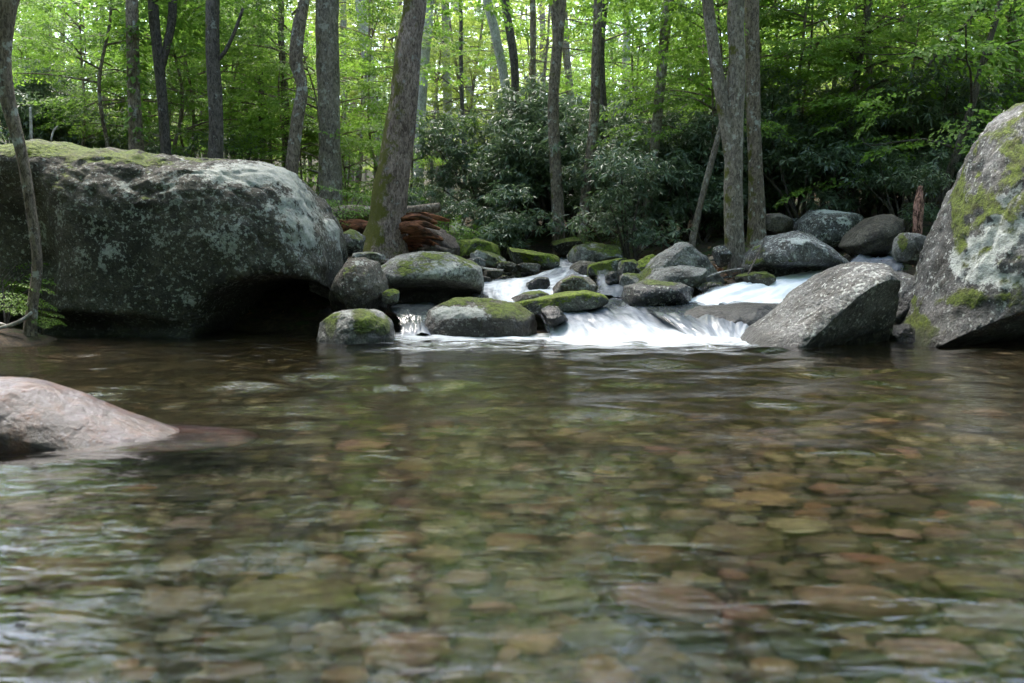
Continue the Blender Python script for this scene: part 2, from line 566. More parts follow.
rock('boulder', 'wedge shaped grey slab sloping into the pool, black on its shaded side', 'boulder',
     [(735, 352), (752, 333), (775, 317), (800, 294), (830, 271), (853, 262), (876, 264), (887, 274), (887, 300), (892, 350), (880, 372), (760, 372)],
     9.85, 0.85, 'grey', 7, 2.8, 0.022, 2.2, cuts=[((805, 346, 9.05), (0.50, -0.70, -0.50), .95), ((800, 298, 9.3), (-0.45, -0.55, 0.70), .7)],
     facets=0, moss=-0.32, lichen=-0.01, mossb=[(845, 295, 25, 6, .25)], lichb=[(862, 290, 22, 8, .16), (868, 275, 14, 8, .12)], smooth_deg=2)
rock('boulder', 'smooth pinkish wet rock rising from the near water', 'boulder',
     [(-190, 420), (-120, 385), (-50, 374), (0, 378), (30, 381), (75, 396), (125, 416), (168, 431), (205, 447), (268, 455), (215, 490), (60, 510), (-150, 500)],
     4.85, 0.45, 'pink', 7, 2.2, 0.014, 2.0, rough=.5, wet=-.6, facets=2, fk=.5, moss=-0.6, lichen=-0.05, lichb=[(60, 405, 50, 14, .1)], smooth_deg=3)
rock('boulder', 'mossy rock with a long white lichen patch between two small falls', 'boulder',
     [(420, 330), (430, 309), (455, 299), (490, 299), (520, 304), (538, 316), (549, 328), (546, 350), (425, 352)], 10.75, 0.5, 'brown', 6, 2.6, 0.035, 2, facets=2,
     moss=0.06, lichen=0.0, mossb=[(505, 310, 30, 9, .4), (455, 301, 25, 5, .3), (530, 325, 15, 9, .2), (462, 313, 22, 5, -.6)], lichb=[(460, 313, 26, 6, .55), (450, 325, 10, 4, .15)], wet=.08)
rock('boulder', 'low round rock streaked with bright moss and pale stone', 'boulder',
     [(319, 338), (321, 322), (333, 313), (358, 309), (380, 311), (391, 322), (394, 335), (392, 358), (322, 360)], 10.0, 0.42, 'pale', 6, 2.7, 0.03, 2, facets=2,
     moss=-0.06, mossb=[(328, 328, 10, 16, .65), (366, 324, 15, 11, .7), (386, 330, 9, 12, .45), (345, 330, 7, 12, -.3)], lichb=[(350, 313, 22, 4, .2)], wet=.03)
rock('boulder', 'brown dome shaped boulder wedged against the huge dark boulder', 'boulder',
     [(331, 300), (334, 275), (345, 261), (362, 257), (377, 263), (385, 282), (388, 300), (380, 325), (335, 330)], 11.2, 0.5, 'brown', 6, 2.6, 0.03, 2,
     moss=-0.10, lichen=-0.02, mossb=[(345, 275, 12, 15, .16)], lichb=[(365, 262, 12, 4, .1)], wet=.25)
rock('boulder', 'long pale boulder with lichen crust and deep undercut below the leaning tree', 'boulder',
     [(380, 295), (379, 268), (395, 257), (425, 251), (448, 252), (468, 260), (480, 268), (484, 285), (478, 305), (440, 318), (390, 318)], 12.0, 0.7, 'pale', 7, 2.7, 0.03, 2.2, facets=1,
     dents=[(425, 302, 55, 17, .75)], moss=0.06, lichen=0.03, mossb=[(400, 268, 16, 8, .26), (455, 260, 30, 6, .12)], lichb=[(445, 268, 35, 9, .2)], wet=.3)
rock('boulder', 'pale lichen covered slab standing at the end of the huge dark boulder', 'boulder',
     [(312, 290), (313, 235), (320, 219), (331, 219), (337, 228), (340, 255), (339, 280), (332, 300)], 11.9, 0.5, 'pale', 6, 3, 0.03, 2, moss=-.3, lichen=0.14, smooth_deg=2)
rock('boulder', 'smooth dark egg shaped boulder tilted above the right hand chute', 'boulder',
     [(841, 247), (849, 233), (868, 218), (888, 214), (899, 219), (900, 230), (893, 246), (882, 255), (855, 258)], 13.2, 0.5, 'dark', 6, 2.2, 0.012, 1.4, facets=0, moss=-.6, lichen=-.15, smooth_deg=5)
rock('boulder', 'domed grey boulder over a dark wet ledge with a moss fringe', 'boulder',
     [(745, 268), (750, 252), (770, 236), (795, 230), (822, 234), (840, 248), (848, 262), (845, 278), (800, 288), (750, 285)], 12.9, 0.75, 'grey', 7, 2.7, 0.028, 2,
     dents=[(800, 274, 55, 9, .4)], moss=-.14, lichen=.02, mossb=[(760, 252, 14, 12, .3), (790, 262, 55, 3.5, .65), (757, 272, 10, 8, .5)], lichb=[(805, 240, 30, 6, .12)], wet=.35)
rock('boulder', 'angular pale boulder behind the dark egg shaped one', 'boulder',
     [(795, 240), (800, 222), (815, 209), (830, 207), (850, 213), (863, 221), (862, 240), (845, 250), (805, 250)], 15.0, 0.7, 'grey', 6, 3.4, 0.035, 2, moss=-.1, lichen=.05,
     lichb=[(832, 210, 25, 3, .35)], mossb=[(855, 225, 8, 10, .2)], smooth_deg=1)
rock('boulder', 'small round brown boulder behind the twin stemmed tree', 'boulder', ell(775, 224, 17, 11, 0, 2), 15.2, 0.3, 'brown', 5, 2.4, 0.02, 1.5, moss=-.3, lichen=-.1)
rock('boulder', 'flat grey stone lying beside the small round brown boulder', 'boulder', ell(803, 226, 18, 7, 8, 3), 15.6, 0.3, 'grey', 5, 2.6, 0.03, 1.8, moss=-.1)
rock('boulder', 'pointed pale grey boulder on the gravel bar, mossy on its left slope', 'boulder',
     [(630, 290), (640, 274), (655, 258), (678, 243), (687, 243), (700, 254), (712, 268), (722, 282), (700, 296), (650, 298)], 13.1, 0.6, 'pale', 7, 3, 0.035, 2.2,
     moss=-.22, lichen=0, mossb=[(645, 270, 12, 16, .5)], strata=.004, smooth_deg=1, cuts=[((690, 262, 12.6), (0.55, -0.7, 0.45), .6)])
rock('boulder', 'low pale ledge stone in front of the pointed boulder', 'boulder', [(640, 285), (655, 270), (680, 264), (705, 268), (712, 280), (690, 292), (655, 294)], 12.6, 0.35, 'pale', 6, 3, 0.04, 2.2, moss=-.2, smooth_deg=1)
rock('boulder', 'dark low wet rock with thin moss above the wide white fall', 'boulder', [(618, 296), (625, 286), (650, 280), (680, 283), (700, 290), (702, 300), (680, 308), (630, 310)], 11.7, 0.45, 'black', 6, 2.6, 0.04, 2,
     moss=-.08, mossb=[(650, 282, 30, 4, .35)], wet=.3)
rock('boulder', 'bright green moss covered rock lying like a log between the rapids', 'boulder', [(496, 309), (505, 304), (530, 300), (560, 293), (588, 290), (605, 295), (610, 302), (595, 309), (545, 314), (510, 314)], 11.3, 0.4, 'moss', 6, 2.3, 0.03, 2.2,
     moss=.38, wet=.1)
rock('boulder', 'mossy rock standing half in shadow against the right hand boulder', 'boulder', [(882, 318), (884, 290), (893, 272), (912, 268), (925, 280), (927, 315), (920, 345), (890, 345)], 10.6, 0.4, 'grey', 6, 2.8, 0.04, 2,
     moss=-.05, mossb=[(893, 285, 8, 12, .4)], wet=.3, smooth_deg=2)
rock('boulder', 'small rock half green moss half pale stone beside the chute', 'boulder', ell(913, 249, 18, 17, 20, 4), 12.2, 0.32, 'pale', 6, 2.5, 0.03, 1.6, moss=-.22, mossb=[(903, 245, 8, 12, .75), (922, 245, 8, 10, -.4)], wet=.45)
rock('boulder', 'grey flat rock lying under water glaze in the wide white fall', 'boulder', [(640, 334), (665, 318), (700, 306), (745, 303), (800, 304), (820, 313), (800, 340), (700, 350), (645, 348)], 10.9, 0.5, 'grey', 6, 2.4, 0.02, 1.6, moss=-.6, lichen=-.2, wet=.8)

SMALL = [  # label, ellipse, distance, depth, material, moss, lichen, wetline
    ('green cushion of moss over a stone left of the upper rapids', ell(478, 250, 25, 10, 8, 1), 15.4, .40, 'moss', .30, 0, 0),
    ('flat dark rock with mossy crown at the back of the rapids', ell(468, 243, 17, 7, 6, 2), 16.6, .30, 'brown', .05, 0, 0),
    ('pale lichen spotted stone on the left shore of the rapids', ell(489, 259, 20, 7, 12, 3), 14.6, .30, 'pale', .02, .1, 0),
    ('thick yellow green moss mound leading to the rapids head', ell(532, 258, 29, 10, 10, 4), 15.0, .40, 'moss', .34, 0, .3),
    ('dark stone with moss patches behind the rapids head', ell(510, 247, 22, 6, 0, 5), 17.0, .40, 'brown', .08, 0, 0),
    ('broad pale boulder with yellow moss at the rapids head', ell(598, 256, 32, 13, 4, 6), 15.2, .55, 'pale', .06, .04, .3),
    ('dull green mossy rock under the rhododendron edge', ell(572, 247, 20, 9, 0, 7), 16.4, .40, 'brown', .2, 0, 0),
    ('small wet rock right beside the topmost white spill', ell(588, 270, 18, 9, 10, 8), 14.3, .30, 'dark', -.05, 0, .6),
    ('long low moss topped rock right of the topmost spill', ell(608, 267, 25, 7, -12, 9), 13.9, .30, 'moss', .22, 0, .35),
    ('small moss capped rock left of the pointed boulder', ell(631, 268, 15, 9, 0, 10), 13.6, .25, 'moss', .15, 0, .3),
    ('grey cobble with a green cap at the side spill', ell(631, 284, 13, 11, 0, 11), 12.6, .25, 'pale', -.06, -.05, .2),
    ('mossy sloping stone on the left flank of the pointed boulder', ell(648, 265, 13, 9, -30, 12), 13.4, .25, 'moss', .2, 0, 0),
    ('brown split rock standing in the middle of the white rapids', [(548, 292), (560, 280), (572, 275), (590, 277), (597, 285), (592, 297), (560, 300)], 12.2, .35, 'brown', -.10, 0, .25),
    ('black stone poking out beside the side spill', ell(613, 279, 8, 8, 0, 13), 12.7, .16, 'black', -.6, -.3, .5),
    ('round black rock washed by the left rapids', ell(537, 286, 14, 8, -20, 14), 12.5, .25, 'black', -.3, -.2, .5),
    ('dark low stone with moss edge beneath the left rapids', ell(533, 298, 20, 7, -6, 15), 11.8, .25, 'brown', -.02, 0, .2),
    ('shiny black stone in the foam below the bright mossy rock', ell(554, 316, 13, 10, 32, 16), 10.6, .22, 'black', -.5, -.3, .5),
    ('grey wet stone at the left lip of the rapids', ell(492, 273, 10, 5, 0, 17), 13.6, .20, 'dark', -.3, -.1, .4),
    ('dark stone cluster member nearest the long pale boulder', ell(482, 281, 10, 5, 0, 18), 13.2, .20, 'dark', -.3, -.1, .4),
    ('blackish stone at the foot of the long pale boulder', ell(480, 299, 10, 6, 10, 19), 11.9, .22, 'black', -.3, -.1, .4),
    ('small dark stone under the pale lichen spotted stone', ell(508, 267, 12, 5, 10, 20), 14.2, .22, 'dark', -.1, 0, .4),
    ('dark wet stone below the yellow green moss mound', ell(528, 268, 13, 5, 0, 21), 14.2, .22, 'dark', -.2, 0, .5),
    ('small grey stone behind the pale lichen spotted stone', ell(476, 263, 10, 6, 0, 22), 14.0, .2, 'grey', -.1, 0, 0),
    ('tiny stone with a bright moss tuft above the glassy spill', ell(391, 297, 8, 8, 0, 23), 11.0, .15, 'moss', .22, 0, .12),
    ('mossy grey stone at the roots of the leaning tree', ell(351, 244, 14, 13, 0, 24), 12.7, .28, 'grey', .02, .06, 0),
    ('grey flat stone behind the brown dome shaped boulder', ell(369, 259, 17, 8, 0, 25), 12.2, .28, 'pale', -.1, .05, 0),
    ('grey stump like rock beside the twin stemmed tree', ell(722, 256, 9, 11, 0, 26), 13.3, .22, 'grey', -.3, 0, 0),
    ('dark rock at the water below the twin stemmed tree', ell(712, 288, 16, 6, 0, 27), 12.3, .25, 'black', -.1, 0, .4),
    ('dark mossy rock under the domed grey boulder', ell(757, 281, 22, 10, 0, 28), 12.3, .30, 'dark', .05, 0, .4),
    ('wide dark stone at the lip of the right hand chute', ell(842, 277, 12, 5, -15, 29), 12.9, .28, 'black', -.4, -.2, .5),
    ('flat brown stone below the dark egg shaped boulder', ell(868, 258, 28, 6, 0, 30), 13.6, .25, 'brown', -.3, -.1, .3),
    ('half sunk pale slab in the right part of the pool', ell(972, 442, 26, 9, 0, 31), 5.05, .14, 'pink', -.8, -.1, .3),
    ('flat dark shore stone at the root of the left sapling', ell(55, 328, 28, 7, 0, 32), 10.9, .3, 'brown', -.2, -.1, .1),
    ('small pale shore stone left of the sapling', ell(12, 322, 14, 6, 0, 33), 11.2, .2, 'grey', -.2, -.1, 0),
    ('moss cushioned rock at the left picture edge behind the sapling', ell(2, 172, 24, 14, 0, 34), 13.5, .4, 'pale', .1, .1, 0),
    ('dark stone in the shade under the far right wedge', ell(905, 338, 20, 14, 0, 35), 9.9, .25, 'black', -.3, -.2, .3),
    ('low mossy stone in the woods behind the red rotten log', ell(445, 238, 16, 7, 0, 36), 16.0, .3, 'brown', .12, 0, 0),
    ('grey stone by the distant trickle', ell(478, 232, 12, 6, 0, 37), 18.5, .3, 'dark', .1, 0, 0),
    ('dark bank rock left of the distant trickle', ell(436, 226, 14, 8, 0, 38), 19.0, .35, 'dark', .05, 0, 0),
]
for i, (lb, poly, d, dep, m, mo, li, wt) in enumerate(SMALL):
    rock('rock', lb, 'rock', poly, d, dep, m, 5, 2.6, 0.05, 1.9, moss=mo + .17, lichen=li + .02, wet=wt, seed=i, facets=7, fk=.85, smooth_deg=2, group='rocks along the rapids')

pr = np.random.default_rng(99)
SPOTS = [(455, 520, 250, 275), (470, 500, 276, 300), (585, 640, 262, 292), (640, 735, 280, 300), (500, 560, 246, 262), (600, 660, 250, 270), (735, 760, 262, 288), (400, 470, 240, 258), (690, 745, 262, 284)]
for k in range(72):
    a = SPOTS[k % len(SPOTS)]
    px, py = pr.uniform(a[0], a[1]), pr.uniform(a[2], a[3])
    d = 11.3 + (300 - py) * .085
    w_ = pr.uniform(4, 9.5)
    zg = tz(at(px, py, d)[0], d)
    pyg = 250 - (zg - CAMH) / d * FPX
    rock('rock', 'small stone among the wet rocks beside the rapids', 'rock', ell(px, pyg - .25 * w_, w_, w_ * pr.uniform(.5, .8), pr.uniform(-20, 20), k), d, w_ / FPX * d * pr.uniform(.8, 1.3),
         ['dark', 'black', 'brown', 'dark', 'grey'][k % 5], 4, 2.6, .06, 1.9, moss=pr.choice([-.3, -.1, .12]), wet=pr.choice([0, .4]), seed=200 + k, smooth_deg=1, group='small stones beside the rapids', facets=7, fk=.85)

# ------------------------------------------------------------------ stream bed stones
N = NT('river_stone')
oi = N.n('ShaderNodeObjectInfo')
P = N.pos()
sn = N.noise(P, 16, 7, 0.68)
c = N.mix(N.smooth(sn, 0.35, 0.65), N.mix(1.0, oi.outputs['Color'], (0.55, 0.52, 0.48), 'MULTIPLY'), oi.outputs['Color'])
c = N.mix(N.smooth(N.noise(P, 70, 4, 0.7), 0.55, 0.68, 0, .5), c, (0.05, 0.045, 0.03))
stone_m = N.done(N.principled(c, 0.7, N.bump(sn, 0.5, 0.02), 0.4))
N = NT('gravel_stones')
g = N.n('ShaderNodeNewGeometry')
cr = N.n('ShaderNodeValToRGB')
N.set(cr.inputs[0], g.outputs['Random Per Island'])
els = cr.color_ramp.elements
for i, (p_, col) in enumerate([(0, (.016, .011, .006)), (.2, (.075, .040, .018)), (.4, (.045, .030, .015)), (.6, (.13, .085, .050)), (.75, (.028, .021, .014)), (.88, (.12, .062, .032)), (1, (.28, .22, .165))]):
    e = els[i] if i < 2 else els.new(p_)
    e.position = p_
    e.color = (*col, 1)
gravel_m = N.done(N.principled(N.mix(N.smooth(N.noise(g.outputs['Position'], 40, 5), .4, .65, 0, .5), cr.outputs[0], (.06, .05, .035)), 0.75, None, 0.4))


def pebble_shape(seed, sub=3):
    r = np.random.default_rng(seed)
    V, F = ico(sub)
    V = V.copy()
    a = r.uniform(.65, .95)
    V = np.sign(V) * np.abs(V) ** 0.9
    V *= np.array([1, a, r.uniform(.36, .58)])
    V += V * (0.20 * fbm(V * 1.1 + seed * 3.7, 3))[:, None]
    return V, F


PEB = []
for i in range(14):
    V, F = pebble_shape(i, 4)
    PEB.append(mesh_np('stone', V, F, [stone_m]))
PAL = {'brown': (.18, .108, .062), 'tan': (.22, .145, .088), 'rusty': (.20, .105, .052), 'olive': (.115, .075, .037), 'grey': (.22, .175, .13), 'dark': (.034, .025, .016), 'pinkish': (.24, .145, .105)}
placed = []


def bed_stone(x, y, r, colr, label, rz=None, k=None):
    o = link('river_stone', PEB[k if k is not None else random.randrange(14)])
    o.color = (*[min(1, v * random.uniform(.8, 1.2)) for v in PAL[colr]], 1)
    s = r
    o.scale = (s, s, s * random.uniform(.8, 1.15))
    o.rotation_euler = (random.uniform(-.12, .12), random.uniform(-.12, .12), rz if rz is not None else random.uniform(0, 6.28))
    o.location = (x, y, tz(x, y) + r * 0.24)
    tag(o, label, 'stone', 'stones on the bed of the pool')
    placed.append((x, y, r))


HERO = [  # px, py, half width px, colour, label
    (672, 608, 60, 'brown', 'largest flat brown stone on the bed in the near right water'),
    (645, 559, 36, 'brown', 'rounded reddish brown stone just behind the largest flat brown stone'),
    (467, 580, 25, 'grey', 'pale greyish round stone alone in the middle of the near bed'),
    (694, 640, 33, 'dark', 'dark olive stone touching the front of the largest flat brown stone'),
    (568, 602, 32, 'tan', 'tan oval stone left of the largest flat brown stone'),
    (658, 668, 36, 'olive', 'olive brown stone at the bottom picture edge in front of the dark olive stone'),
    (585, 538, 18, 'pinkish', 'small pinkish brown stone behind the tan oval stone'),
    (740, 545, 46, 'brown', 'long brown stone behind and right of the rounded reddish brown stone'),
    (836, 549, 34, 'olive', 'long thin greenish stone right of the long brown stone'),
    (868, 562, 26, 'rusty', 'yellow brown pointed stone in front of the long thin greenish stone'),
    (934, 516, 17, 'rusty', 'small bright rusty stone in the right part of the bed'),
    (905, 508, 34, 'olive', 'flat olive slab behind the small bright rusty stone'),
    (985, 590, 44, 'olive', 'broad dull green slab near the right picture edge'),
    (1000, 622, 46, 'grey', 'wide greyish slab in front of the broad dull green slab'),
    (860, 610, 60, 'brown', 'wide submerged brown slab between the largest brown stone and the right edge'),
    (410, 655, 44, 'tan', 'tan slab under the ripples at the bottom of the picture'),
    (290, 605, 70, 'tan', 'broad tan slab under the bluish ripples left of centre'),
    (60, 480, 40, 'brown', 'brown slab in front of the smooth pinkish wet rock'),
    (55, 575, 50, 'rusty', 'rust brown slab in the near left water'),
    (560, 575, 26, 'olive', 'olive stone behind the tan oval stone'),
    (600, 640, 40, 'brown', 'brown stone left of the dark olive stone'),
    (765, 500, 30, 'tan', 'light tan slab far out on the right of the bed'),
    (690, 520, 30, 'tan', 'flat tan stone behind the long brown stone'),
    (930, 660, 44, 'grey', 'grey stone with white glints at the bottom right'),
    (800, 650, 30, 'dark', 'dark bluish stone among small gravel at the bottom right'),
]


def bed_xy(px, py):
    """where a ray through the pixel, bent at the water, meets the bed"""
    u, v = (px - 512) / FPX, (341.5 - py) / FPX
    dvec = np.array([u, CP + v * SP, -SP + v * CP])
    dvec /= np.linalg.norm(dvec)
    t = -CAMH / dvec[2]
    q = np.array([0, 0, CAMH]) + dvec * t
    hxy = np.hypot(dvec[0], dvec[1]) / 1.33
    hz = math.sqrt(1 - hxy ** 2)
    dep = 0.3
    for _ in range(3):
        x, y = q[:2] + dvec[:2] / np.hypot(dvec[0], dvec[1]) * hxy / hz * dep
        dep = -tz(x, y)
    return x, y, np.hypot(x, y)


for (px, py, hw, colr, lb) in HERO:
    x, y, dd = bed_xy(px, py)
    bed_stone(x, y, hw / FPX * dd * 1.0, colr, lb, rz=random.uniform(-.3, .3))
tries = 0
zones = {}
while len(placed) < 300 and tries < 9000:
    tries += 1
    px, py = random.uniform(-30, 1050), 683 - 270 * random.random() ** 1.1
    x, y, dd = bed_xy(px, py)
    r = random.choice([.035, .045, .05, .055, .065, .075, .09, .11]) * (1 + max(0, y - 3) * .10)
    if any((x - a) ** 2 + (y - b) ** 2 < (0.82 * (r + q)) ** 2 for a, b, q in placed):
        continue
    if 4.2 < y < 5.6 and x < -1.3:
        continue
    colr = random.choices(list(PAL), [.36, .22, .05, .17, .07, .08, .05])[0]
    side = 'left' if px < 370 else ('middle' if px < 690 else 'right')
    dist = 'near' if py > 560 else ('middle distance' if py > 470 else 'farther')
    sz = 'small' if r < .08 else ('medium' if r < .12 else 'large')
    bed_stone(x, y, r, colr, f'{sz} {colr} stone under the water, {dist} bed, {side} of the pool')

# gravel between them: nobody could count it
base = [pebble_shape(50 + i, 2) for i in range(6)]
VV, FF, n0 = [], [], 0
gr = np.random.default_rng(5)
M = 11000
yy = 1.4 + (gr.random(M) ** 1.3) * 7.5
xx = gr.uniform(-1, 1, M) * (0.62 * yy + 0.8)
rr = .012 + .046 * gr.random(M) ** 1.8 * (1 + .08 * yy)
zz = terr(xx, yy)
for i in range(M):
    V, F = base[i % 6]
    a = gr.uniform(0, 6.28)
    ca, sa = math.cos(a), math.sin(a)
    q = V * rr[i]
    q = np.stack([ca * q[:, 0] - sa * q[:, 1] + xx[i], sa * q[:, 0] + ca * q[:, 1] + yy[i], q[:, 2] + zz[i] + rr[i] * .1], 1)
    VV.append(q)
    FF.append(F + n0)
    n0 += len(V)
tag(link('gravel', mesh_np('gravel', np.concatenate(VV), np.concatenate(FF), [gravel_m])), 'brown gravel covering the bed between the bigger stones', 'gravel', None, 'stuff')
# cobble bar by the pointed boulder
VV, FF, n0 = [], [], 0
for i in range(420):
    px, py = gr.uniform(690, 765), gr.uniform(262, 296)
    q0 = at(px, py, 14.6 - (py - 262) / 34 * 2.2)
    q0[2] = tz(q0[0], q0[1])
    V, F = base[i % 6]
    r_ = gr.uniform(.03, .10)
    a = gr.uniform(0, 6.28)
    ca, sa = math.cos(a), math.sin(a)
    q = V * np.array([r_, r_, r_ * 1.5])
    VV.append(np.stack([ca * q[:, 0] - sa * q[:, 1], sa * q[:, 0] + ca * q[:, 1], q[:, 2]], 1) + q0 + [0, 0, gr.uniform(0, .06)])
    FF.append(F + n0)
    n0 += len(V)
tag(link('gravel', mesh_np('cobble_bar', np.concatenate(VV), np.concatenate(FF), [gravel_m])), 'cobble and gravel bar at the foot of the twin stemmed tree', 'gravel', None, 'stuff')

# ------------------------------------------------------------------ pool water
N = NT('water_clear')
P = N.pos()
w1 = N.noise(N.mapping(P, (0.55, 1.25, 1)), 7.0, 3, 0.5, 0.6)
w2 = N.noise(N.mapping(P, (0.5, 1.3, 1), loc=(3, 1, 0)), 17.0, 2, 0.5, 0.5)
bh = N.math('ADD', N.math('MULTIPLY', w1, 1.0), N.math('MULTIPLY', w2, 0.35))
nrm = N.bump(bh, 0.26, 0.035)
wat = N.principled((1, 1, 1), 0.085, nrm, 0.5, IOR=1.33, Transmission_Weight=1.0)
foam = N.attr('foam')
fn = N.noise(N.mapping(P, (0.5, 1.2, 1)), 9.0, 6, 0.6, 0.8)
fm = N.smooth(N.math('ADD', foam, N.math('MULTIPLY', N.math('SUBTRACT', fn, 0.5), 1.9)), 0.22, 1.05)
fsh = N.principled((0.42, 0.45, 0.47), 0.6, None, 0.3)
va = N.n('ShaderNodeVolumeAbsorption')
va.inputs['Color'].default_value = (0.64, 0.67, 0.46, 1)
va.inputs['Density'].default_value = 1.0
water_m = N.done(N.mixsh(N.math('MULTIPLY', fm, 0.95), wat, fsh), va.outputs[0])
ys = [-6.0]
while ys[-1] < 11.4:
    ys.append(ys[-1] + (0.05 if ys[-1] > 1 else 0.2))
xs = axis(-9.5, 9.5, -5.6, 5.6, 0.05, 0.4)
X, Y = np.meshgrid(xs, np.array(ys))
x, y = X.ravel(), Y.ravel()
P2 = np.stack([x, y, 0 * x], 1)
z = np.zeros_like(x)
wr = np.random.default_rng(21)
for k in range(60):
    lam = 0.20 * (7.0 ** wr.random())
    ang = wr.normal(0, 0.55) + math.pi / 2 + 0.15
    kx, ky = math.cos(ang) * 2 * math.pi / lam, math.sin(ang) * 2 * math.pi / lam
    z += lam * 0.0026 * np.sin(kx * x + ky * y + wr.uniform(0, 6.28) + 1.6 * pnoise(P2 * 0.5 + k * 7.1))
mod = 0.45 + 1.0 * np.clip(fbm(P2 * 0.55 + 3, 3) + .35, 0, 1.2)
turb = np.exp(-((y - 10.2) / 1.1) ** 2) * ((x > -1.9) & (x < 2.7))
calm = 1 - 0.80 * np.clip((5.6 - y) / 2.5, 0, 1) / (1 + np.exp(-(x + 0.25) / .25)) - .58 * np.clip((5.6 - y) / 2.5, 0, 1) * (1 - 1 / (1 + np.exp(-(x + 0.25) / .25)))
z = z * mod * calm + turb * 0.022 * fbm(P2 * np.array([2.5, 4.5, 1]) + 5, 3)
# foam at the foot of the falls
fa = np.zeros_like(x)
for (pa, pb, yb, wd, am) in [(392, 455, 10.3, .45, .95), (430, 560, 10.15, .34, .95), (540, 640, 10.2, .75, 1.3), (630, 755, 10.05, .65, 1.3), (380, 780, 9.5, .8, .42)]:
    xa, xb = (pa - 512) / FPX * yb, (pb - 512) / FPX * yb
    inx = 1 / (1 + np.exp(-(x - xa) / .10)) / (1 + np.exp((x - xb) / .10))
    dy = y - yb
    fa = np.maximum(fa, am * inx * np.where(dy > 0, 1, np.exp(-(dy / wd) ** 2)))
fa += 0.16 * np.clip(pnoise(np.stack([x * .7, y * 2.2, 0 * x + 9], 1)), 0, 1) * np.exp(-((y - 8.6) / 1.6) ** 2) * (x < 2)
wme = mesh_np('water', np.stack([x, y, z], 1), grid_faces(len(xs), len(ys)), [water_m])
attr(wme, 'foam', fa)
tag(link('water', wme), 'clear rippled pool with brown stones showing through', None, None, 'structure')


# ------------------------------------------------------------------ white water sheets
def fall_mat(name, bias, white=(0.33, 0.352, 0.378), dark=(0.035, 0.042, 0.045)):
    N = NT(name)
    uv = N.n('ShaderNodeUVMap', uv_map='flow').outputs[0]
    s1 = N.math('ADD', N.math('MULTIPLY', N.noise(N.mapping(uv, (4.5, 0.9, 1)), 1.0, 4, 0.55, 0.7), 0.6), N.math('MULTIPLY', N.noise(N.mapping(uv, (5, 3.2, 1)), 1.0, 4, 0.6, 1.2), 0.4))
    s2 = N.noise(N.mapping(uv, (26, 1.4, 1)), 1.0, 3, 0.6, 0.2)
    w = N.math('ADD', N.math('ADD', N.math('MULTIPLY', s1, 1.0), N.math('MULTIPLY', s2, 0.20)), N.math('ADD', N.attr('white'), bias))
    f = N.smooth(w, 0.42, 1.0)
    col = N.mix(N.smooth(w, .72, 1.2), (0.13, 0.147, 0.18), white)
    sh = N.principled(col, 0.55, N.bump(w, 0.25, 0.03), 0.3)
    wt = N.principled(dark, 0.12, N.bump(w, 0.5, 0.02), 0.6)
    m = N.mixsh(f, wt, sh)
    tr = N.n('ShaderNodeBsdfTransparent')
    e = N.smooth(N.math('ADD', N.attr('edge'), N.math('MULTIPLY', N.math('SUBTRACT', s1, 0.5), 0.9)), 0.12, 0.55)
    return N.done(N.mixsh(e, tr.outputs[0], m))


FALL = {'white_lifted': fall_mat('water_white_lifted', 0.12, (0.62, 0.65, 0.68)), 'white': fall_mat('water_white', 0.03), 'glass': fall_mat('water_glassy', -0.42), 'silk': fall_mat('water_silky', -0.14)}  # first entry is a brightened white; its colour offsets shade on the upper chutes


def cat(P, t):
    P = np.asarray(P, float)
    n = len(P)
    t = np.clip(t, 0, n - 1 - 1e-9)
    i = t.astype(int)
    f = (t - i)[:, None]
    g_ = lambda k: P[np.clip(k, 0, n - 1)]
    p0, p1, p2, p3 = g_(i - 1), g_(i), g_(i + 1), g_(i + 2)
    return 0.5 * (2 * p1 + (p2 - p0) * f + (2 * p0 - 5 * p1 + 4 * p2 - p3) * f ** 2 + (3 * p1 - 3 * p2 + p3 - p0) * f ** 3)


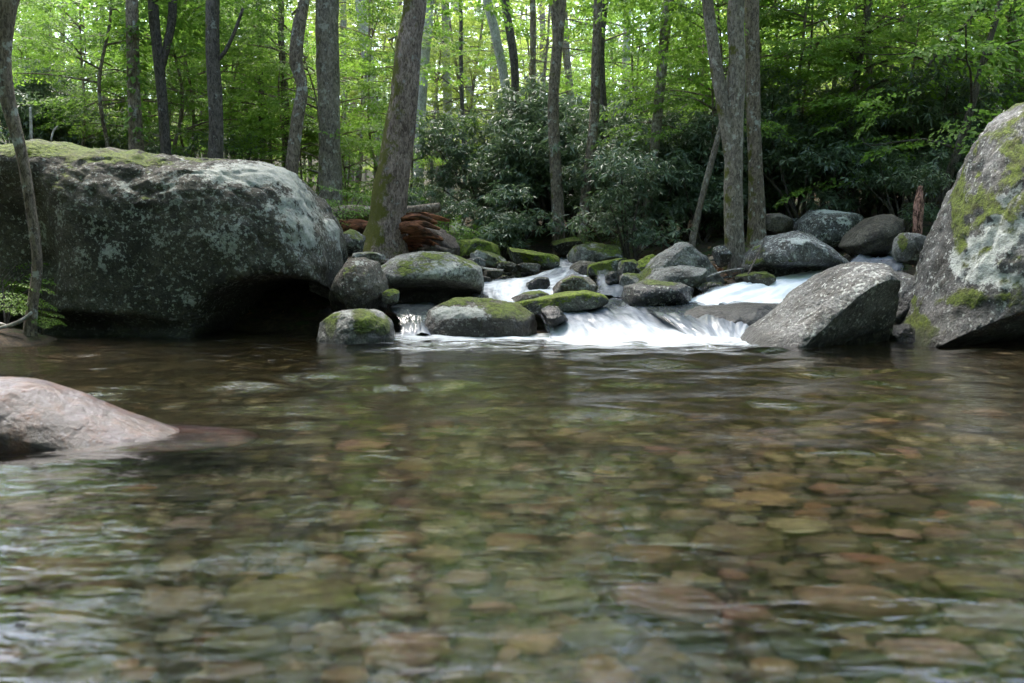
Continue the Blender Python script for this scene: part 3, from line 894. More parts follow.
def sheet(name, label, rows, mat, white=None, nu=60, nv=70, sag=0.03, rough=0.035, edges=(1, 1, 0, 0)):
    """rows from the head of the flow down: (left px, left py, left Y, right px, right py, right Y)"""
    L = [at(*r[:3]) for r in rows]
    Rr_ = [at(*r[3:6]) for r in rows]
    t = np.linspace(0, len(rows) - 1, nv)
    A, B = cat(L, t), cat(Rr_, t)
    u = np.linspace(0, 1, nu)
    V = A[:, None] * (1 - u)[None, :, None] + B[:, None] * u[None, :, None]
    U = np.broadcast_to(u[None], (nv, nu))
    V[:, :, 2] -= sag * (2 * U - 1) ** 2
    mid = V[:, nu // 2]
    ln = np.concatenate([[0], np.cumsum(np.linalg.norm(np.diff(mid, axis=0), axis=1))])
    wdt = np.linalg.norm(B - A, axis=1).mean()
    uvx, uvy = U * wdt, np.broadcast_to(ln[:, None], (nv, nu))
    q = np.stack([uvx.ravel() * 5, uvy.ravel() * 1.6, np.full(nu * nv, rows[0][0] * .13)], 1)
    nz = fbm(q, 4).reshape(nv, nu)
    V[:, :, 2] += rough * nz
    V[:, :, 1] -= rough * .5 * nz
    me = mesh_np(name, V.reshape(-1, 3), grid_faces(nu, nv), [FALL[mat]])
    uvl = me.uv_layers.new(name='flow')
    li = np.empty(len(me.loops), dtype=np.int32)
    me.loops.foreach_get('vertex_index', li)
    uvl.data.foreach_set('uv', np.stack([uvx.ravel()[li] + rows[0][0], uvy.ravel()[li]], 1).astype(np.float32).ravel())
    T = np.broadcast_to(np.linspace(0, 1, nv)[:, None], (nv, nu))
    e = np.ones((nv, nu))
    for k, dist in zip(range(4), (U * wdt, (1 - U) * wdt, T * ln[-1], (1 - T) * ln[-1])):
        if edges[k]:
            e = np.minimum(e, dist / (0.16 * edges[k]))
    attr(me, 'edge', np.clip(e, 0, 1).ravel())
    wv = np.interp(t, np.arange(len(rows)), white if white else [0] * len(rows))
    attr(me, 'white', np.broadcast_to(wv[:, None], (nv, nu)).ravel())
    return tag(link(name, me), label, None, None, 'structure')


sheet('rapids', 'wide white fall spilling into the pool', [(535, 304, 11.7, 655, 302, 11.7), (535, 309, 11.25, 665, 306, 11.3), (540, 318, 10.8, 680, 314, 10.9), (545, 330, 10.45, 700, 328, 10.45), (545, 337, 10.15, 720, 337, 10.1), (545, 345, 9.95, 725, 345, 9.9)],
      'white', [-.12, .0, .14, .4, .6, .6], 90, 70)
sheet('rapids', 'right part of the wide fall running over the flat grey rock', [(640, 300, 11.9, 815, 300, 11.7), (640, 304, 11.3, 815, 306, 11.2), (650, 312, 10.75, 800, 312, 10.75), (670, 324, 10.4, 775, 322, 10.45), (690, 337, 10.1, 765, 337, 10.1), (690, 345, 9.9, 765, 345, 9.9)],
      'silk', [.40, -.12, .02, .32, .6, .6], 100, 70)
sheet('rapids', 'bright white chute sweeping in from the right', [(800, 272, 12.9, 850, 270, 12.9), (765, 277, 12.4, 842, 277, 12.4), (715, 285, 12.0, 826, 291, 11.8), (690, 296, 11.8, 815, 302, 11.5), (670, 303, 11.5, 800, 307, 11.2)],
      'white_lifted', [.35, .45, .5, .45, .3], 70, 60, .02)
sheet('rapids', 'bluish water sliding past the dark egg shaped boulder', [(866, 247, 14.2, 912, 247, 14.2), (856, 251, 13.6, 912, 252, 13.4), (848, 259, 12.6, 908, 264, 12.2), (825, 276, 11.8, 893, 292, 11.2)],
      'silk', [.1, .25, .25, .1], 50, 50, .02)
sheet('rapids', 'white rapids filling the upper basin', [(548, 268, 14.5, 585, 268, 14.5), (520, 276, 13.6, 590, 276, 13.6), (476, 281, 13.1, 584, 281, 13.0), (474, 288, 12.4, 566, 288, 12.4), (478, 297, 11.9, 552, 297, 11.9), (495, 306, 11.5, 545, 305, 11.5)],
      'white_lifted', [.15, .15, .2, .28, .25, .2], 80, 70)
sheet('rapids', 'topmost white spill between two mossy stones', [(553, 257, 16.3, 572, 257, 16.3), (554, 262, 15.4, 574, 262, 15.4), (548, 269, 14.6, 582, 269, 14.6), (530, 276, 14.0, 590, 276, 14.0)], 'white_lifted', [0, .2, .2, .1], 30, 40)
sheet('rapids', 'small side spill right of the brown split rock', [(594, 271, 13.6, 624, 271, 13.6), (594, 276, 13.1, 624, 276, 13.1), (594, 286, 12.6, 630, 286, 12.6), (590, 297, 12.0, 628, 297, 12.0)], 'white', [-.2, .1, .1, .05], 30, 40)
sheet('rapids', 'flat dark water above the wide fall', [(590, 293, 12.4, 640, 293, 12.4), (585, 299, 11.9, 660, 299, 11.9), (560, 306, 11.5, 665, 304, 11.6)], 'silk', [.1, .05, 0], 40, 30)
sheet('rapids', 'glassy spill between the round mossy rock and the lichen rock', [(382, 302, 11.6, 440, 302, 11.7), (382, 307, 11.0, 442, 306, 11.1), (392, 312, 10.7, 436, 312, 10.75), (398, 322, 10.5, 432, 322, 10.55), (396, 334, 10.25, 436, 334, 10.25)],
      'glass', [0, .0, .22, .28, .75], 50, 50)
sheet('rapids', 'thin trickle far back in the woods', [(452, 212, 21.5, 462, 212, 21.5), (450, 220, 20.5, 466, 220, 20.5), (450, 228, 19.4, 470, 228, 19.4), (455, 237, 18.5, 476, 237, 18.5)], 'silk', [.1, .1, .1, 0], 20, 30)


# ------------------------------------------------------------------ trees
def tube(P, Rad, seg=14, step=0.09, bark=0.06, flare=0.0, seed=0, cap=True):
    P = np.asarray(P, float)
    n = max(6, int(np.linalg.norm(np.diff(P, axis=0), axis=1).sum() / step))
    t = np.linspace(0, len(P) - 1, n)
    C_ = cat(P, t)
    r = np.interp(t, np.arange(len(P)), Rad)
    T = np.gradient(C_, axis=0)
    T /= np.linalg.norm(T, axis=1)[:, None] + 1e-9
    ref = np.array([1.0, 0, 0]) if abs(T[:, 0]).mean() < .8 else np.array([0, 1.0, 0])
    B = np.cross(T, ref)
    B /= np.linalg.norm(B, axis=1)[:, None]
    A = np.cross(B, T)
    th = np.linspace(0, 2 * np.pi, seg, endpoint=False)
    ring = A[:, None] * np.cos(th)[None, :, None] + B[:, None] * np.sin(th)[None, :, None]
    rr_ = np.broadcast_to(r[:, None], (n, seg)).copy()
    if bark:
        q = C_[:, None] * np.array([1.2, 1.2, 1.0]) + ring * 1.6 + seed * 3.3
        rr_ *= 1 + bark * 1.6 * fbm(q.reshape(-1, 3), 3, .6).reshape(n, seg)
    if flare:
        h = np.concatenate([[0], np.cumsum(np.linalg.norm(np.diff(C_, axis=0), axis=1))])
        rr_ *= 1 + (flare * np.exp(-h / 0.28))[:, None] * (0.65 + 0.45 * np.cos(th * 4 + seed))[None]
    V = C_[:, None] + ring * rr_[:, :, None]
    i = np.arange(n * seg).reshape(n, seg)
    F = np.stack([i[:-1], np.roll(i[:-1], -1, 1), np.roll(i[1:], -1, 1), i[1:]], -1).reshape(-1, 4)
    V = V.reshape(-1, 3)
    V = np.concatenate([V, C_[-1:], C_[:1]])
    k = n * seg
    caps = np.concatenate([np.stack([i[-1], np.roll(i[-1], -1), np.full(seg, k)], 1), np.stack([np.roll(i[0], -1), i[0], np.full(seg, k + 1)], 1)])
    return V, F, caps


class Acc:
    def __init__(self):
        self.V, self.Q, self.T, self.n = [], [], [], 0

    def add(self, V, F, caps=None):
        self.V.append(V)
        self.Q.append(F + self.n)
        if caps is not None:
            self.T.append(caps + self.n)
        self.n += len(V)

    def mesh(self, name, mats, origin, moss=None):
        V = np.concatenate(self.V)
        F = [np.concatenate(self.Q)] + ([np.concatenate(self.T)] if self.T else [])
        me = mesh_np(name, V - np.asarray(origin), F, mats)
        if moss is not None:
            attr(me, 'moss', moss(V))
        return me


def leaves(n, L, w, rng, fold=.12):
    """n kites: base at origin, along +x"""
    s = rng.uniform(.7, 1.25, n)
    V = np.zeros((n, 4, 3))
    V[:, 1] = [0.42, 0.5 * w, fold * w]
    V[:, 2] = [1.0, 0, -0.05]
    V[:, 3] = [0.42, -0.5 * w, fold * w]
    return V * (L * s)[:, None, None]


def rotm(rz, ry, rx):
    cz, sz, cy, sy, cx, sx = np.cos(rz), np.sin(rz), np.cos(ry), np.sin(ry), np.cos(rx), np.sin(rx)
    M = np.empty((len(rz), 3, 3))
    M[:, 0] = np.stack([cz * cy, cz * sy * sx - sz * cx, cz * sy * cx + sz * sx], 1)
    M[:, 1] = np.stack([sz * cy, sz * sy * sx + cz * cx, sz * sy * cx - cz * sx], 1)
    M[:, 2] = np.stack([-sy, cy * sx, cy * cx], 1)
    return M


def make_spray(n, L, W, leaf, rng):
    """a flat, slightly drooping branch tip: leaves in two ranks on side twigs"""
    t = rng.uniform(.08, 1, n)
    side = np.where(rng.random(n) < .5, -1, 1)
    s = side * rng.random(n) ** .8 * W * (1.08 - t) ** .7
    pos = np.stack([t * L - np.abs(s) * -.35, s, -.16 * L * t ** 2 - .12 * np.abs(s) + rng.normal(0, .018 * L, n)], 1)
    M = rotm(side * rng.uniform(.3, 1.2, n) + rng.normal(0, .3, n), rng.normal(.25, .28, n), rng.normal(0, .38, n))
    V = np.einsum('nij,nkj->nki', M, leaves(n, leaf, .55, rng)) + pos[:, None]
    return V


def place(sprays, pos, rz, ry, rx, sc, rng):
    out = []
    M = rotm(rz, ry, rx) * sc[:, None, None]
    for i in range(len(pos)):
        S = sprays[rng.integers(len(sprays))]
        out.append(np.einsum('ij,nkj->nki', M[i], S) + pos[i])
    return np.concatenate(out)


def leaf_mesh(name, L, mat, origin=(0, 0, 0)):
    n = len(L)
    return mesh_np(name, L.reshape(-1, 3) - np.asarray(origin), np.arange(4 * n).reshape(n, 4), [mat], smooth=False)


SPR = [make_spray(90, 1.0, .42, .082, RNG) for _ in range(6)]
SPR_FINE = [make_spray(125, 1.0, .5, .072, RNG) for _ in range(6)]


def hero_tree(name, label, pix, wpx, d, bark, base_drop=0.12, flare=0.5, limbs=5, crown_from=4.6, top=11.0, crown_n=80, spread=2.6, leafm='bright', seed=0, extra=(), moss=None, group=None, branches=(), seg=18):
    r = np.random.default_rng(seed + 100)
    pts = [at(px, py, d) for px, py in pix]
    # stand on the ground
    b = pts[0].copy()
    b[2] = tz(b[0], b[1]) - base_drop
    if pts[0][2] - b[2] > 0.05:
        pts = [b] + pts
        w = [wpx[0] * 1.05] + list(wpx)
    else:
        pts[0] = b
        w = list(wpx)
    rad = [q * .5 / FPX * d for q in w]
    e = pts[-1] - pts[-2]
    e = e / np.linalg.norm(e) * .5 + np.array([0, 0, .5])
    while pts[-1][2] < top:
        e = e + r.normal(0, .10, 3)
        e[2] = abs(e[2])
        e /= np.linalg.norm(e)
        pts.append(pts[-1] + e * 1.6)
        rad.append(rad[-1] * .82)
    root = thing(name, label, 'tree', tuple(b), group)
    A = Acc()
    A.add(*tube(pts, rad, seg, .07, .07, flare, seed))
    P = np.array(pts)
    tips = []
    for k in range(limbs):
        h = crown_from + (top - crown_from) * (k + .4) / limbs
        j = int(np.argmin(np.abs(P[:, 2] - h)))
        az = r.uniform(0, 6.28)
        ln = spread * r.uniform(.6, 1.1)
        dv = np.array([math.cos(az), math.sin(az), r.uniform(.1, .5)])
        q0 = P[j]
        q = [q0, q0 + dv * ln * .35 + [0, 0, .1], q0 + dv * ln * .7 + r.normal(0, .12, 3), q0 + dv * ln]
        A.add(*tube(q, [rad[j] * .4, rad[j] * .3, rad[j] * .2, .012], 7, .2, 0))
        tips += [(q[1], az), (q[2], az), (q[3], az)]
    for (bp, bw) in extra:
        q = [at(px, py, d) for px, py in bp]
        A.add(*tube(q, [v * .5 / FPX * d for v in bw], 12, .07, .06, 0, seed + 3))
    o = link('trunk', A.mesh('trunk', [BARK[bark]], b, moss), root)
    for (bp, bw) in branches:
        B2 = Acc()
        B2.add(*tube([at(px, py, d) for px, py in bp], [v * .5 / FPX * d for v in bw], 8, .08, .04, 0, seed + 5))
        link('branch', B2.mesh('branch', [BARK[bark]], b), root)
    if crown_n:
        ti = r.integers(len(tips), size=crown_n)
        pos = np.array([tips[i][0] for i in ti]) + r.normal(0, .45, (crown_n, 3))
        az = np.array([tips[i][1] for i in ti]) + r.normal(0, .9, crown_n)
        L = place(SPR, pos, az, r.normal(.1, .2, crown_n), r.normal(0, .25, crown_n), r.uniform(.8, 1.5, crown_n), r)
        link('crown', leaf_mesh('crown', L, LEAF[leafm], b), root)
    return root


def gmoss(base, k, h):
    return lambda V: k * np.exp(-np.clip(V[:, 2] - base, 0, 9) / h)


hero_tree('leaning_tree', 'thick leaning tree with mossy left side rising behind the pale boulder', [(382, 252), (387, 225), (391, 190), (398, 145), (405, 95), (409, 45), (415, -10)], [44, 37, 33, 30, 27, 25, 22], 13.4, 'mossy',
          flare=.45, limbs=6, crown_n=50, seed=1, moss=gmoss(.9, .26, 2.0), seg=30, top=12)
hero_tree('grey_tree', 'tall straight grey trunk with dark knots behind the huge boulder', [(331, 212), (330, 150), (328, 80), (327, 0), (326, -40)], [23, 21, 21, 23, 22], 16.5, 'grey', flare=.25, seed=2, seg=24, top=12)
hero_tree('crooked_tree', 'crooked slim brown trunk left of the tall grey one', [(291, 190), (292, 165), (297, 120), (302, 88), (296, 60), (299, 25), (306, -8)], [11, 12, 12, 11, 13, 13, 10], 15.5, 'brown', flare=.2, seed=3)
hero_tree('dark_tree', 'straight dark trunk with a side branch above the huge boulder', [(215, 180), (216, 120), (213, 60), (213, -10)], [15, 14, 13, 13], 15.0, 'dark', flare=.2, seed=4, branches=[([(216, 62), (226, 50), (236, 28), (243, 8)], [5, 4, 3.5, 3])], leafm='mid')
hero_tree('ivy_tree', 'dark trunk with climbing ivy standing over the mossy boulder top', [(137, 165), (135, 120), (133, 60), (132, -10)], [16, 13, 12, 12], 15.2, 'brown', flare=.3, seed=5, leafm='mid')
hero_tree('dark_tree', 'slender purplish dark trunk with a broken stub right of the ivy tree', [(167, 172), (163, 110), (158, 55), (153, -10)], [10, 10, 10, 10], 15.6, 'dark', flare=.2, seed=6, branches=[([(161, 75), (167, 45), (172, 20), (173, -10)], [5, 8, 9, 9])], leafm='mid')
hero_tree('bent_sapling', 'thin bent tree at the left shore in front of the huge boulder', [(30, 330), (33, 300), (37, 262), (31, 210), (22, 155), (9, 105), (2, 60), (6, 10), (16, -40)], [12, 10, 10, 10, 11, 14, 17, 19, 19], 9.75, 'brown', flare=.5, seed=7, limbs=4, crown_n=26, leafm='mid', top=9)
hero_tree('forked_tree', 'twin stemmed pale tree on the gravel bar by the chute', [(735, 282), (734, 245), (733, 190), (735, 130), (737, 60), (738, -10)], [21, 19, 18, 16, 16, 16], 13.6, 'grey', flare=.35, seed=8,
          extra=[([(733, 190), (727, 130), (718, 75), (711, 30), (705, -20)], [11, 13, 13, 12, 11])], seg=22, moss=gmoss(.6, .10, 1.5))
hero_tree('brown_tree', 'brown trunk standing just behind the twin stemmed tree', [(757, 235), (756, 180), (753, 100), (752, 0), (752, -30)], [18, 15, 14, 14, 13], 15.0, 'brown', flare=.4, seed=9, moss=gmoss(.8, .15, 2))
hero_tree('brown_tree', 'forked brown trunk left in the rhododendrons, straight as a post', [(559, 238), (556, 170), (553, 110), (556, 60), (563, -10)], [13, 12, 11, 11, 9], 16.8, 'brown', flare=.25, seed=10, extra=[([(554, 90), (557, 45), (553, -15)], [7, 8, 8])])
hero_tree('slim_tree', 'slim tree leaning right beside the forked brown trunk', [(583, 232), (587, 180), (594, 120), (596, 60), (598, -10)], [10, 10, 9, 9, 8], 16.8, 'brown', flare=.2, seed=11)
hero_tree('light_trunk_tree', 'pinkish grey leaning trunk among the rhododendrons at the centre right', [(645, 240), (651, 175), (656, 130), (661, 80), (666, 20), (669, -15)], [9, 9, 10, 10, 10, 10], 16.6, 'grey', flare=.1, seed=12)
hero_tree('thin_leaning_tree', 'thin bare stem leaning right beside the twin stemmed tree', [(692, 245), (700, 205), (712, 160), (722, 120), (732, 60)], [7, 6, 6, 5, 4], 15.2, 'grey', flare=.1, seed=13, limbs=2, crown_n=8, top=6.5)
hero_tree('dark_tree', 'dark forked tree among bright leaves at the upper right', [(840, 215), (845, 150), (850, 110), (858, 70), (864, 35), (871, -15)], [9, 8, 8, 7, 6, 6], 16.5, 'dark', flare=.1, seed=14, crown_from=2.6, top=9, limbs=9, crown_n=90, spread=2.3, branches=[([(847, 122), (862, 95), (880, 82), (900, 78)], [4, 3.5, 3, 2]), ([(858, 70), (850, 52), (842, 38)], [3, 2.5, 2])])
hero_tree('dark_tree', 'dark slanting tree above the towering right boulder', [(945, 190), (958, 150), (972, 105), (982, 65), (994, 25), (1006, -15)], [8, 8, 7, 6, 6, 5], 15.0, 'dark', flare=.1, seed=15, crown_from=2.3, top=8, limbs=9, crown_n=90, spread=2.0, branches=[([(978, 75), (990, 55), (1003, 45), (1020, 40)], [4, 3, 2.5, 2]), ([(928, 66), (945, 45), (965, 25), (982, 2)], [2.5, 3, 3, 3])])
hero_tree('pale_tree', 'pale leaning trunk far behind between the grey and the leaning tree', [(384, 170), (376, 120), (369, 70), (361, 10), (357, -20)], [11, 11, 11, 10, 10], 25, 'pale', flare=.1, seed=16, crown_from=7, top=15, crown_n=40)
hero_tree('pale_tree', 'whitish trunk half hidden behind the thick leaning tree', [(418, 180), (421, 110), (426, 40), (431, -20)], [10, 10, 10, 9], 24, 'pale', flare=.1, seed=17, crown_from=7, top=14, crown_n=30)
hero_tree('pale_tree', 'pale upright trunk far back right of the thick leaning tree', [(449, 190), (448, 120), (446, 60), (445, -10)], [9, 9, 8, 8], 27, 'pale', flare=.1, seed=18, crown_from=8, top=15, crown_n=30)
hero_tree('pale_tree', 'silvery trunk slanting left above the rhododendron bank', [(520, 210), (512, 130), (501, 60), (487, 0), (480, -30)], [9, 9, 9, 9, 8], 21, 'pale', flare=.1, seed=19, crown_from=6.5, top=13, crown_n=40)
hero_tree('dark_tree', 'dark bowed trunk crossing the silvery slanting one', [(522, 220), (520, 160), (516, 110), (514, 60), (507, 15), (503, -20)], [8, 8, 8, 8, 8, 7], 19, 'dark', flare=.1, seed=20, crown_from=6.5, top=12, crown_n=30)
hero_tree('dark_tree', 'thin dark pole tree in the gap left of the crooked trunk', [(263, 190), (262, 120), (260, 50), (258, -15)], [6, 6, 5, 5], 19, 'dark', flare=.1, seed=21, crown_from=6, top=12, crown_n=30)
hero_tree('dark_tree', 'second thin dark pole just left of the crooked trunk', [(287, 185), (285, 100), (281, 40), (279, -15)], [8, 7, 6, 6], 18.5, 'dark', flare=.1, seed=22, crown_from=6, top=12, crown_n=30)
hero_tree('slim_tree', 'slim dark stem far behind the forked brown trunk', [(535, 225), (533, 120), (533, 40), (532, -10)], [6, 6, 6, 5], 21, 'brown', flare=.1, seed=23, crown_from=6.5, top=12, crown_n=30)
hero_tree('slim_tree', 'dark slim stem just behind the slim right leaning tree', [(606, 225), (604, 120), (601, 50), (606, -10)], [7, 7, 7, 6], 19, 'dark', flare=.1, seed=24, crown_from=6.5, top=12, crown_n=30)
hero_tree('slim_tree', 'thin wavy stem in the bright gap right of the pale upright trunk', [(466, 200), (463, 130), (461, 60), (459, -10)], [4, 4, 4, 3.5], 24, 'dark', flare=.1, seed=25, crown_from=7, top=12, crown_n=24)

# distant trunks, one mesh each, in the haze of leaves
far_r = np.random.default_rng(77)
FT = [(60, 27), (85, 33), (105, 24), (190, 30), (205, 26), (238, 32), (247, 25), (272, 36), (310, 30), (345, 27), (352, 38), (392, 34), (436, 40), (472, 33), (497, 38), (543, 30), (572, 27), (625, 26), (640, 33), (690, 28), (705, 23), (790, 24), (815, 30), (880, 27), (905, 22), (935, 30), (1010, 26)]
ti_src = []
for k, (px, d) in enumerate(FT):
    lean = far_r.normal(0, 10)
    nm = 'far_tree'
    zone = 'over the huge boulder' if px < 240 else ('in the bright gap at centre left' if px < 500 else ('above the rhododendron bank' if px < 760 else 'behind the right hand leaves'))
    hero_tree(nm, f'slender distant tree {zone}', [(px + far_r.normal(0, 3), 200), (px, 120), (px + lean * .5, 50), (px + lean, -15)], [far_r.uniform(4, 8)] * 4, d,
              ['grey', 'pale', 'brown', 'grey'][k % 4], flare=.1, limbs=5, crown_from=d * .2 + 1, top=d * .35 + 5, crown_n=22, spread=2.6, leafm='far', seed=200 + k, seg=8,
              group='distant trees ' + zone)


# ------------------------------------------------------------------ understory trees (copied)
def understory(seed, H, leafm, nspray, low=.25, spread=1.5, label=''):
    r = np.random.default_rng(seed)
    A = Acc()
    pts = [np.array([0, 0, -.15])]
    for k in range(5):
        pts.append(pts[-1] + np.array([r.normal(0, .10), r.normal(0, .10), (H + .15) / 5]))
    A.add(*tube(pts, np.linspace(.030, .008, 6) * H / 4, 8, .15, .05))
    P = np.array(pts)
    pos, az = [], []
    nb = int(nspray / 5)
    for k in range(nb):
        f = low + (1 - low) * (k + r.random()) / nb
        q0 = cat(P, np.array([f * 5.0]))[0]
        a = r.uniform(0, 6.28)
        ln = spread * (1.15 - f * .7) * r.uniform(.55, 1.1)
        tip = q0 + np.array([math.cos(a) * ln, math.sin(a) * ln, ln * r.uniform(-.02, .28)])
        A.add(*tube([q0, (q0 + tip) / 2 + [0, 0, .06], tip], [.018, .012, .005], 5, .25, 0))
        for j in range(5):
            w = r.uniform(.3, 1)
            pos.append(q0 + (tip - q0) * w + r.normal(0, .05, 3))
            az.append(a + r.choice([-1, 1]) * r.uniform(0, .9) * (1.15 - .5 * w))
    pos = np.array(pos)
    n = len(pos)
    L = place(SPR_FINE, pos, np.array(az), r.normal(.06, .13, n), r.normal(0, .2, n), r.uniform(.5, .95, n), r)
    root = thing('understory_tree', label, 'tree', (0, 0, 0))
    link('trunk', A.mesh('trunk', [BARK['brown']], (0, 0, 0)), root)
    link('crown', leaf_mesh('crown', L, LEAF[leafm]), root)
    return root


US = [understory(1, 4.2, 'bright', 60, .30, 1.7), understory(2, 5.5, 'bright', 70, .32, 1.9), understory(3, 3.2, 'bright', 45, .25, 1.4),
      understory(4, 4.6, 'mid', 65, .22, 1.8), understory(5, 3.0, 'mid', 45, .15, 1.4), understory(6, 6.5, 'bright', 80, .38, 2.1),
      understory(7, 5.5, 'far', 75, .2, 2.0), understory(8, 6.8, 'far', 85, .25, 2.2)]
used = [False] * len(US)


def put(k, px, d, sc, label, group):
    p = at(px, 250, d)
    loc = (p[0], d, tz(p[0], d) - .05)
    if not used[k]:
        used[k] = True
        o = US[k]
        o.location = loc
        o.scale = (sc,) * 3
        o.rotation_euler = (0, 0, random.uniform(0, 6.28))
    else:
        o = copy_thing(US[k], loc, random.uniform(0, 6.28), sc)
    o['label'] = label
    o['group'] = group
    return o


ZONES = [  # px range, d range, count, kinds, label, group
    ((-20, 250), (16.2, 21), 20, [3, 4, 0, 3, 1], 'leafy understory tree in the green tangle over the huge boulder', 'understory trees over the huge boulder'),
    ((-40, 260), (20, 34), 22, [1, 5, 3], 'taller leafy tree deeper in the woods over the huge boulder', 'deeper trees over the huge boulder'),
    ((235, 400), (17.6, 22), 14, [2, 4, 2, 0], 'low bright green sapling behind the grey and leaning trunks', 'saplings behind the grey and leaning trunks'),
    ((230, 540), (23, 46), 44, [6, 7], 'glowing yellow green tree in the open gap at centre left', 'glowing trees in the gap'),
    ((540, 780), (19, 36), 24, [1, 5, 0], 'bright crowned tree rising over the dark rhododendrons', 'trees rising over the rhododendrons'),
    ((700, 1060), (16.6, 21), 24, [0, 1, 5, 0], 'layered bright green tree above the right bank', 'layered trees over the right bank'),
    ((-420, -30), (13.5, 26), 22, [3, 4, 0, 1, 3], 'leafy tree on the slope left of the huge boulder', 'trees left of the huge boulder'),
    ((1060, 1420), (13.5, 26), 18, [0, 1, 3], 'leafy tree on the slope behind the towering boulder', 'trees behind the towering boulder'),
    ((780, 1080), (21, 38), 24, [1, 5, 6], 'tall bright tree further up the right hillside', 'trees on the right hillside'),
]
for (pa, pb), (da, db), n, kinds, lb, gp in ZONES:
    for i in range(n):
        px = pa + (pb - pa) * (i + random.random()) / n
        put(random.choice(kinds), px, random.uniform(da, db), random.uniform(.85, 1.25), lb, gp)


# ------------------------------------------------------------------ rhododendrons
def rhodo(seed, Rx, H, nw):
    r = np.random.default_rng(seed)
    root = thing('rhododendron', '', 'shrub', (0, 0, 0))
    nl = 9
    lobes = np.stack([r.uniform(-.65, .65, nl) * Rx, r.uniform(-.65, .65, nl) * Rx, r.uniform(.25, .85, nl) * H], 1)
    lr = r.uniform(.30, .52, nl) * Rx
    A = Acc()
    for k in range(nl):
        m = lobes[k] * [.45, .45, .5] + r.normal(0, .08, 3)
        A.add(*tube([[r.normal(0, .08), r.normal(0, .08), -.15], m, lobes[k]], [.035, .022, .010], 6, .15, .05))
    link('stem', A.mesh('stem', [BARK['dark']], (0, 0, 0)), root)
    li = r.integers(nl, size=nw)
    dv = r.normal(size=(nw, 3))
    dv[:, 2] = np.abs(dv[:, 2]) * .9 - .25
    dv /= np.linalg.norm(dv, axis=1)[:, None]
    C_ = lobes[li] + dv * (lr[li] * r.uniform(.55, 1.08, nw))[:, None] * [1, 1, .85]
    C_[:, 2] = np.maximum(C_[:, 2], .06)
    m = 8
    n = nw * m
    cen = np.repeat(C_, m, 0)
    base_az = np.repeat(r.uniform(0, 6.28, nw), m) + np.tile(np.arange(m) * 2 * np.pi / m, nw) + r.normal(0, .25, n)
    M1 = rotm(base_az, r.normal(.42, .28, n), r.normal(0, .3, n))
    tl = rotm(r.uniform(0, 6.28, nw), r.normal(0, .35, nw), r.normal(0, .35, nw))
    L = np.einsum('nij,nkj->nki', M1, leaves(n, .145, .27, r, .1) + np.array([.02, 0, 0]))
    L = np.einsum('nij,nkj->nki', np.repeat(tl, m, 0), L) + cen[:, None]
    link('foliage', leaf_mesh('foliage', L, LEAF['rhodo']), root)
    return root


RH = [rhodo(31, 1.15, 2.0, 420), rhodo(32, 1.3, 2.5, 520), rhodo(33, 1.0, 1.6, 340), rhodo(34, 1.4, 3.0, 600)]
rused = [False] * 4


def put_rh(k, px, d, sc, label, group=None):
    p = at(px, 250, d)
    loc = (p[0], d, tz(p[0], d) - .05)
    if not rused[k]:
        rused[k] = True
        o = RH[k]
        o.location = loc
        o.scale = (sc,) * 3
        o.rotation_euler = (0, 0, random.uniform(0, 6.28))
        o['label'] = label
    else:
        o = copy_thing(RH[k], loc, random.uniform(0, 6.28), sc, label)
    if group:
        o['group'] = group
    elif 'group' in o:
        del o['group']
    return o


put_rh(1, 632, 15.3, .78, 'pale lit rhododendron bush right behind the pointed boulder')
put_rh(2, 500, 16.6, .85, 'low rhododendron leaning over the mossy stones at the rapids head')
put_rh(0, 445, 17.0, .6, 'rhododendron bush behind the red rotten log')
put_rh(3, 560, 18.0, .8, 'rhododendron filling the space between the forked brown and slim trunks')
put_rh(2, 700, 16.2, .8, 'small rhododendron in the dark behind the thin bare stem')
put_rh(0, 905, 15.0, .7, 'rhododendron in the dark notch left of the towering right boulder')
RZ = [((470, 640), (18, 21), 8, 'dark rhododendron bush in the thicket over the rapids', 'rhododendrons over the rapids'),
      ((640, 790), (16.8, 20), 9, 'dark rhododendron bush behind the twin stemmed tree', 'rhododendrons behind the twin stemmed tree'),
      ((780, 1010), (16, 19.5), 12, 'dark rhododendron bush on the right bank behind the boulders', 'rhododendrons on the right bank'),
      ((780, 1100), (20, 25), 4, 'rhododendron bush higher on the right hillside', 'rhododendrons on the right hillside'),
      ((500, 700), (21, 26), 6, 'rhododendron bush deep in the shade of the centre', 'rhododendrons deep in the centre'),
      ((-30, 250), (16.5, 20), 6, 'dark evergreen bush behind the top of the huge boulder', 'bushes behind the huge boulder')]
for (pa, pb), (da, db), n, lb, gp in RZ:
    for i in range(n):
        px = pa + (pb - pa) * (i + random.random()) / n
        put_rh(random.randrange(4), px, random.uniform(da, db), random.uniform(.8, 1.15), lb, gp)


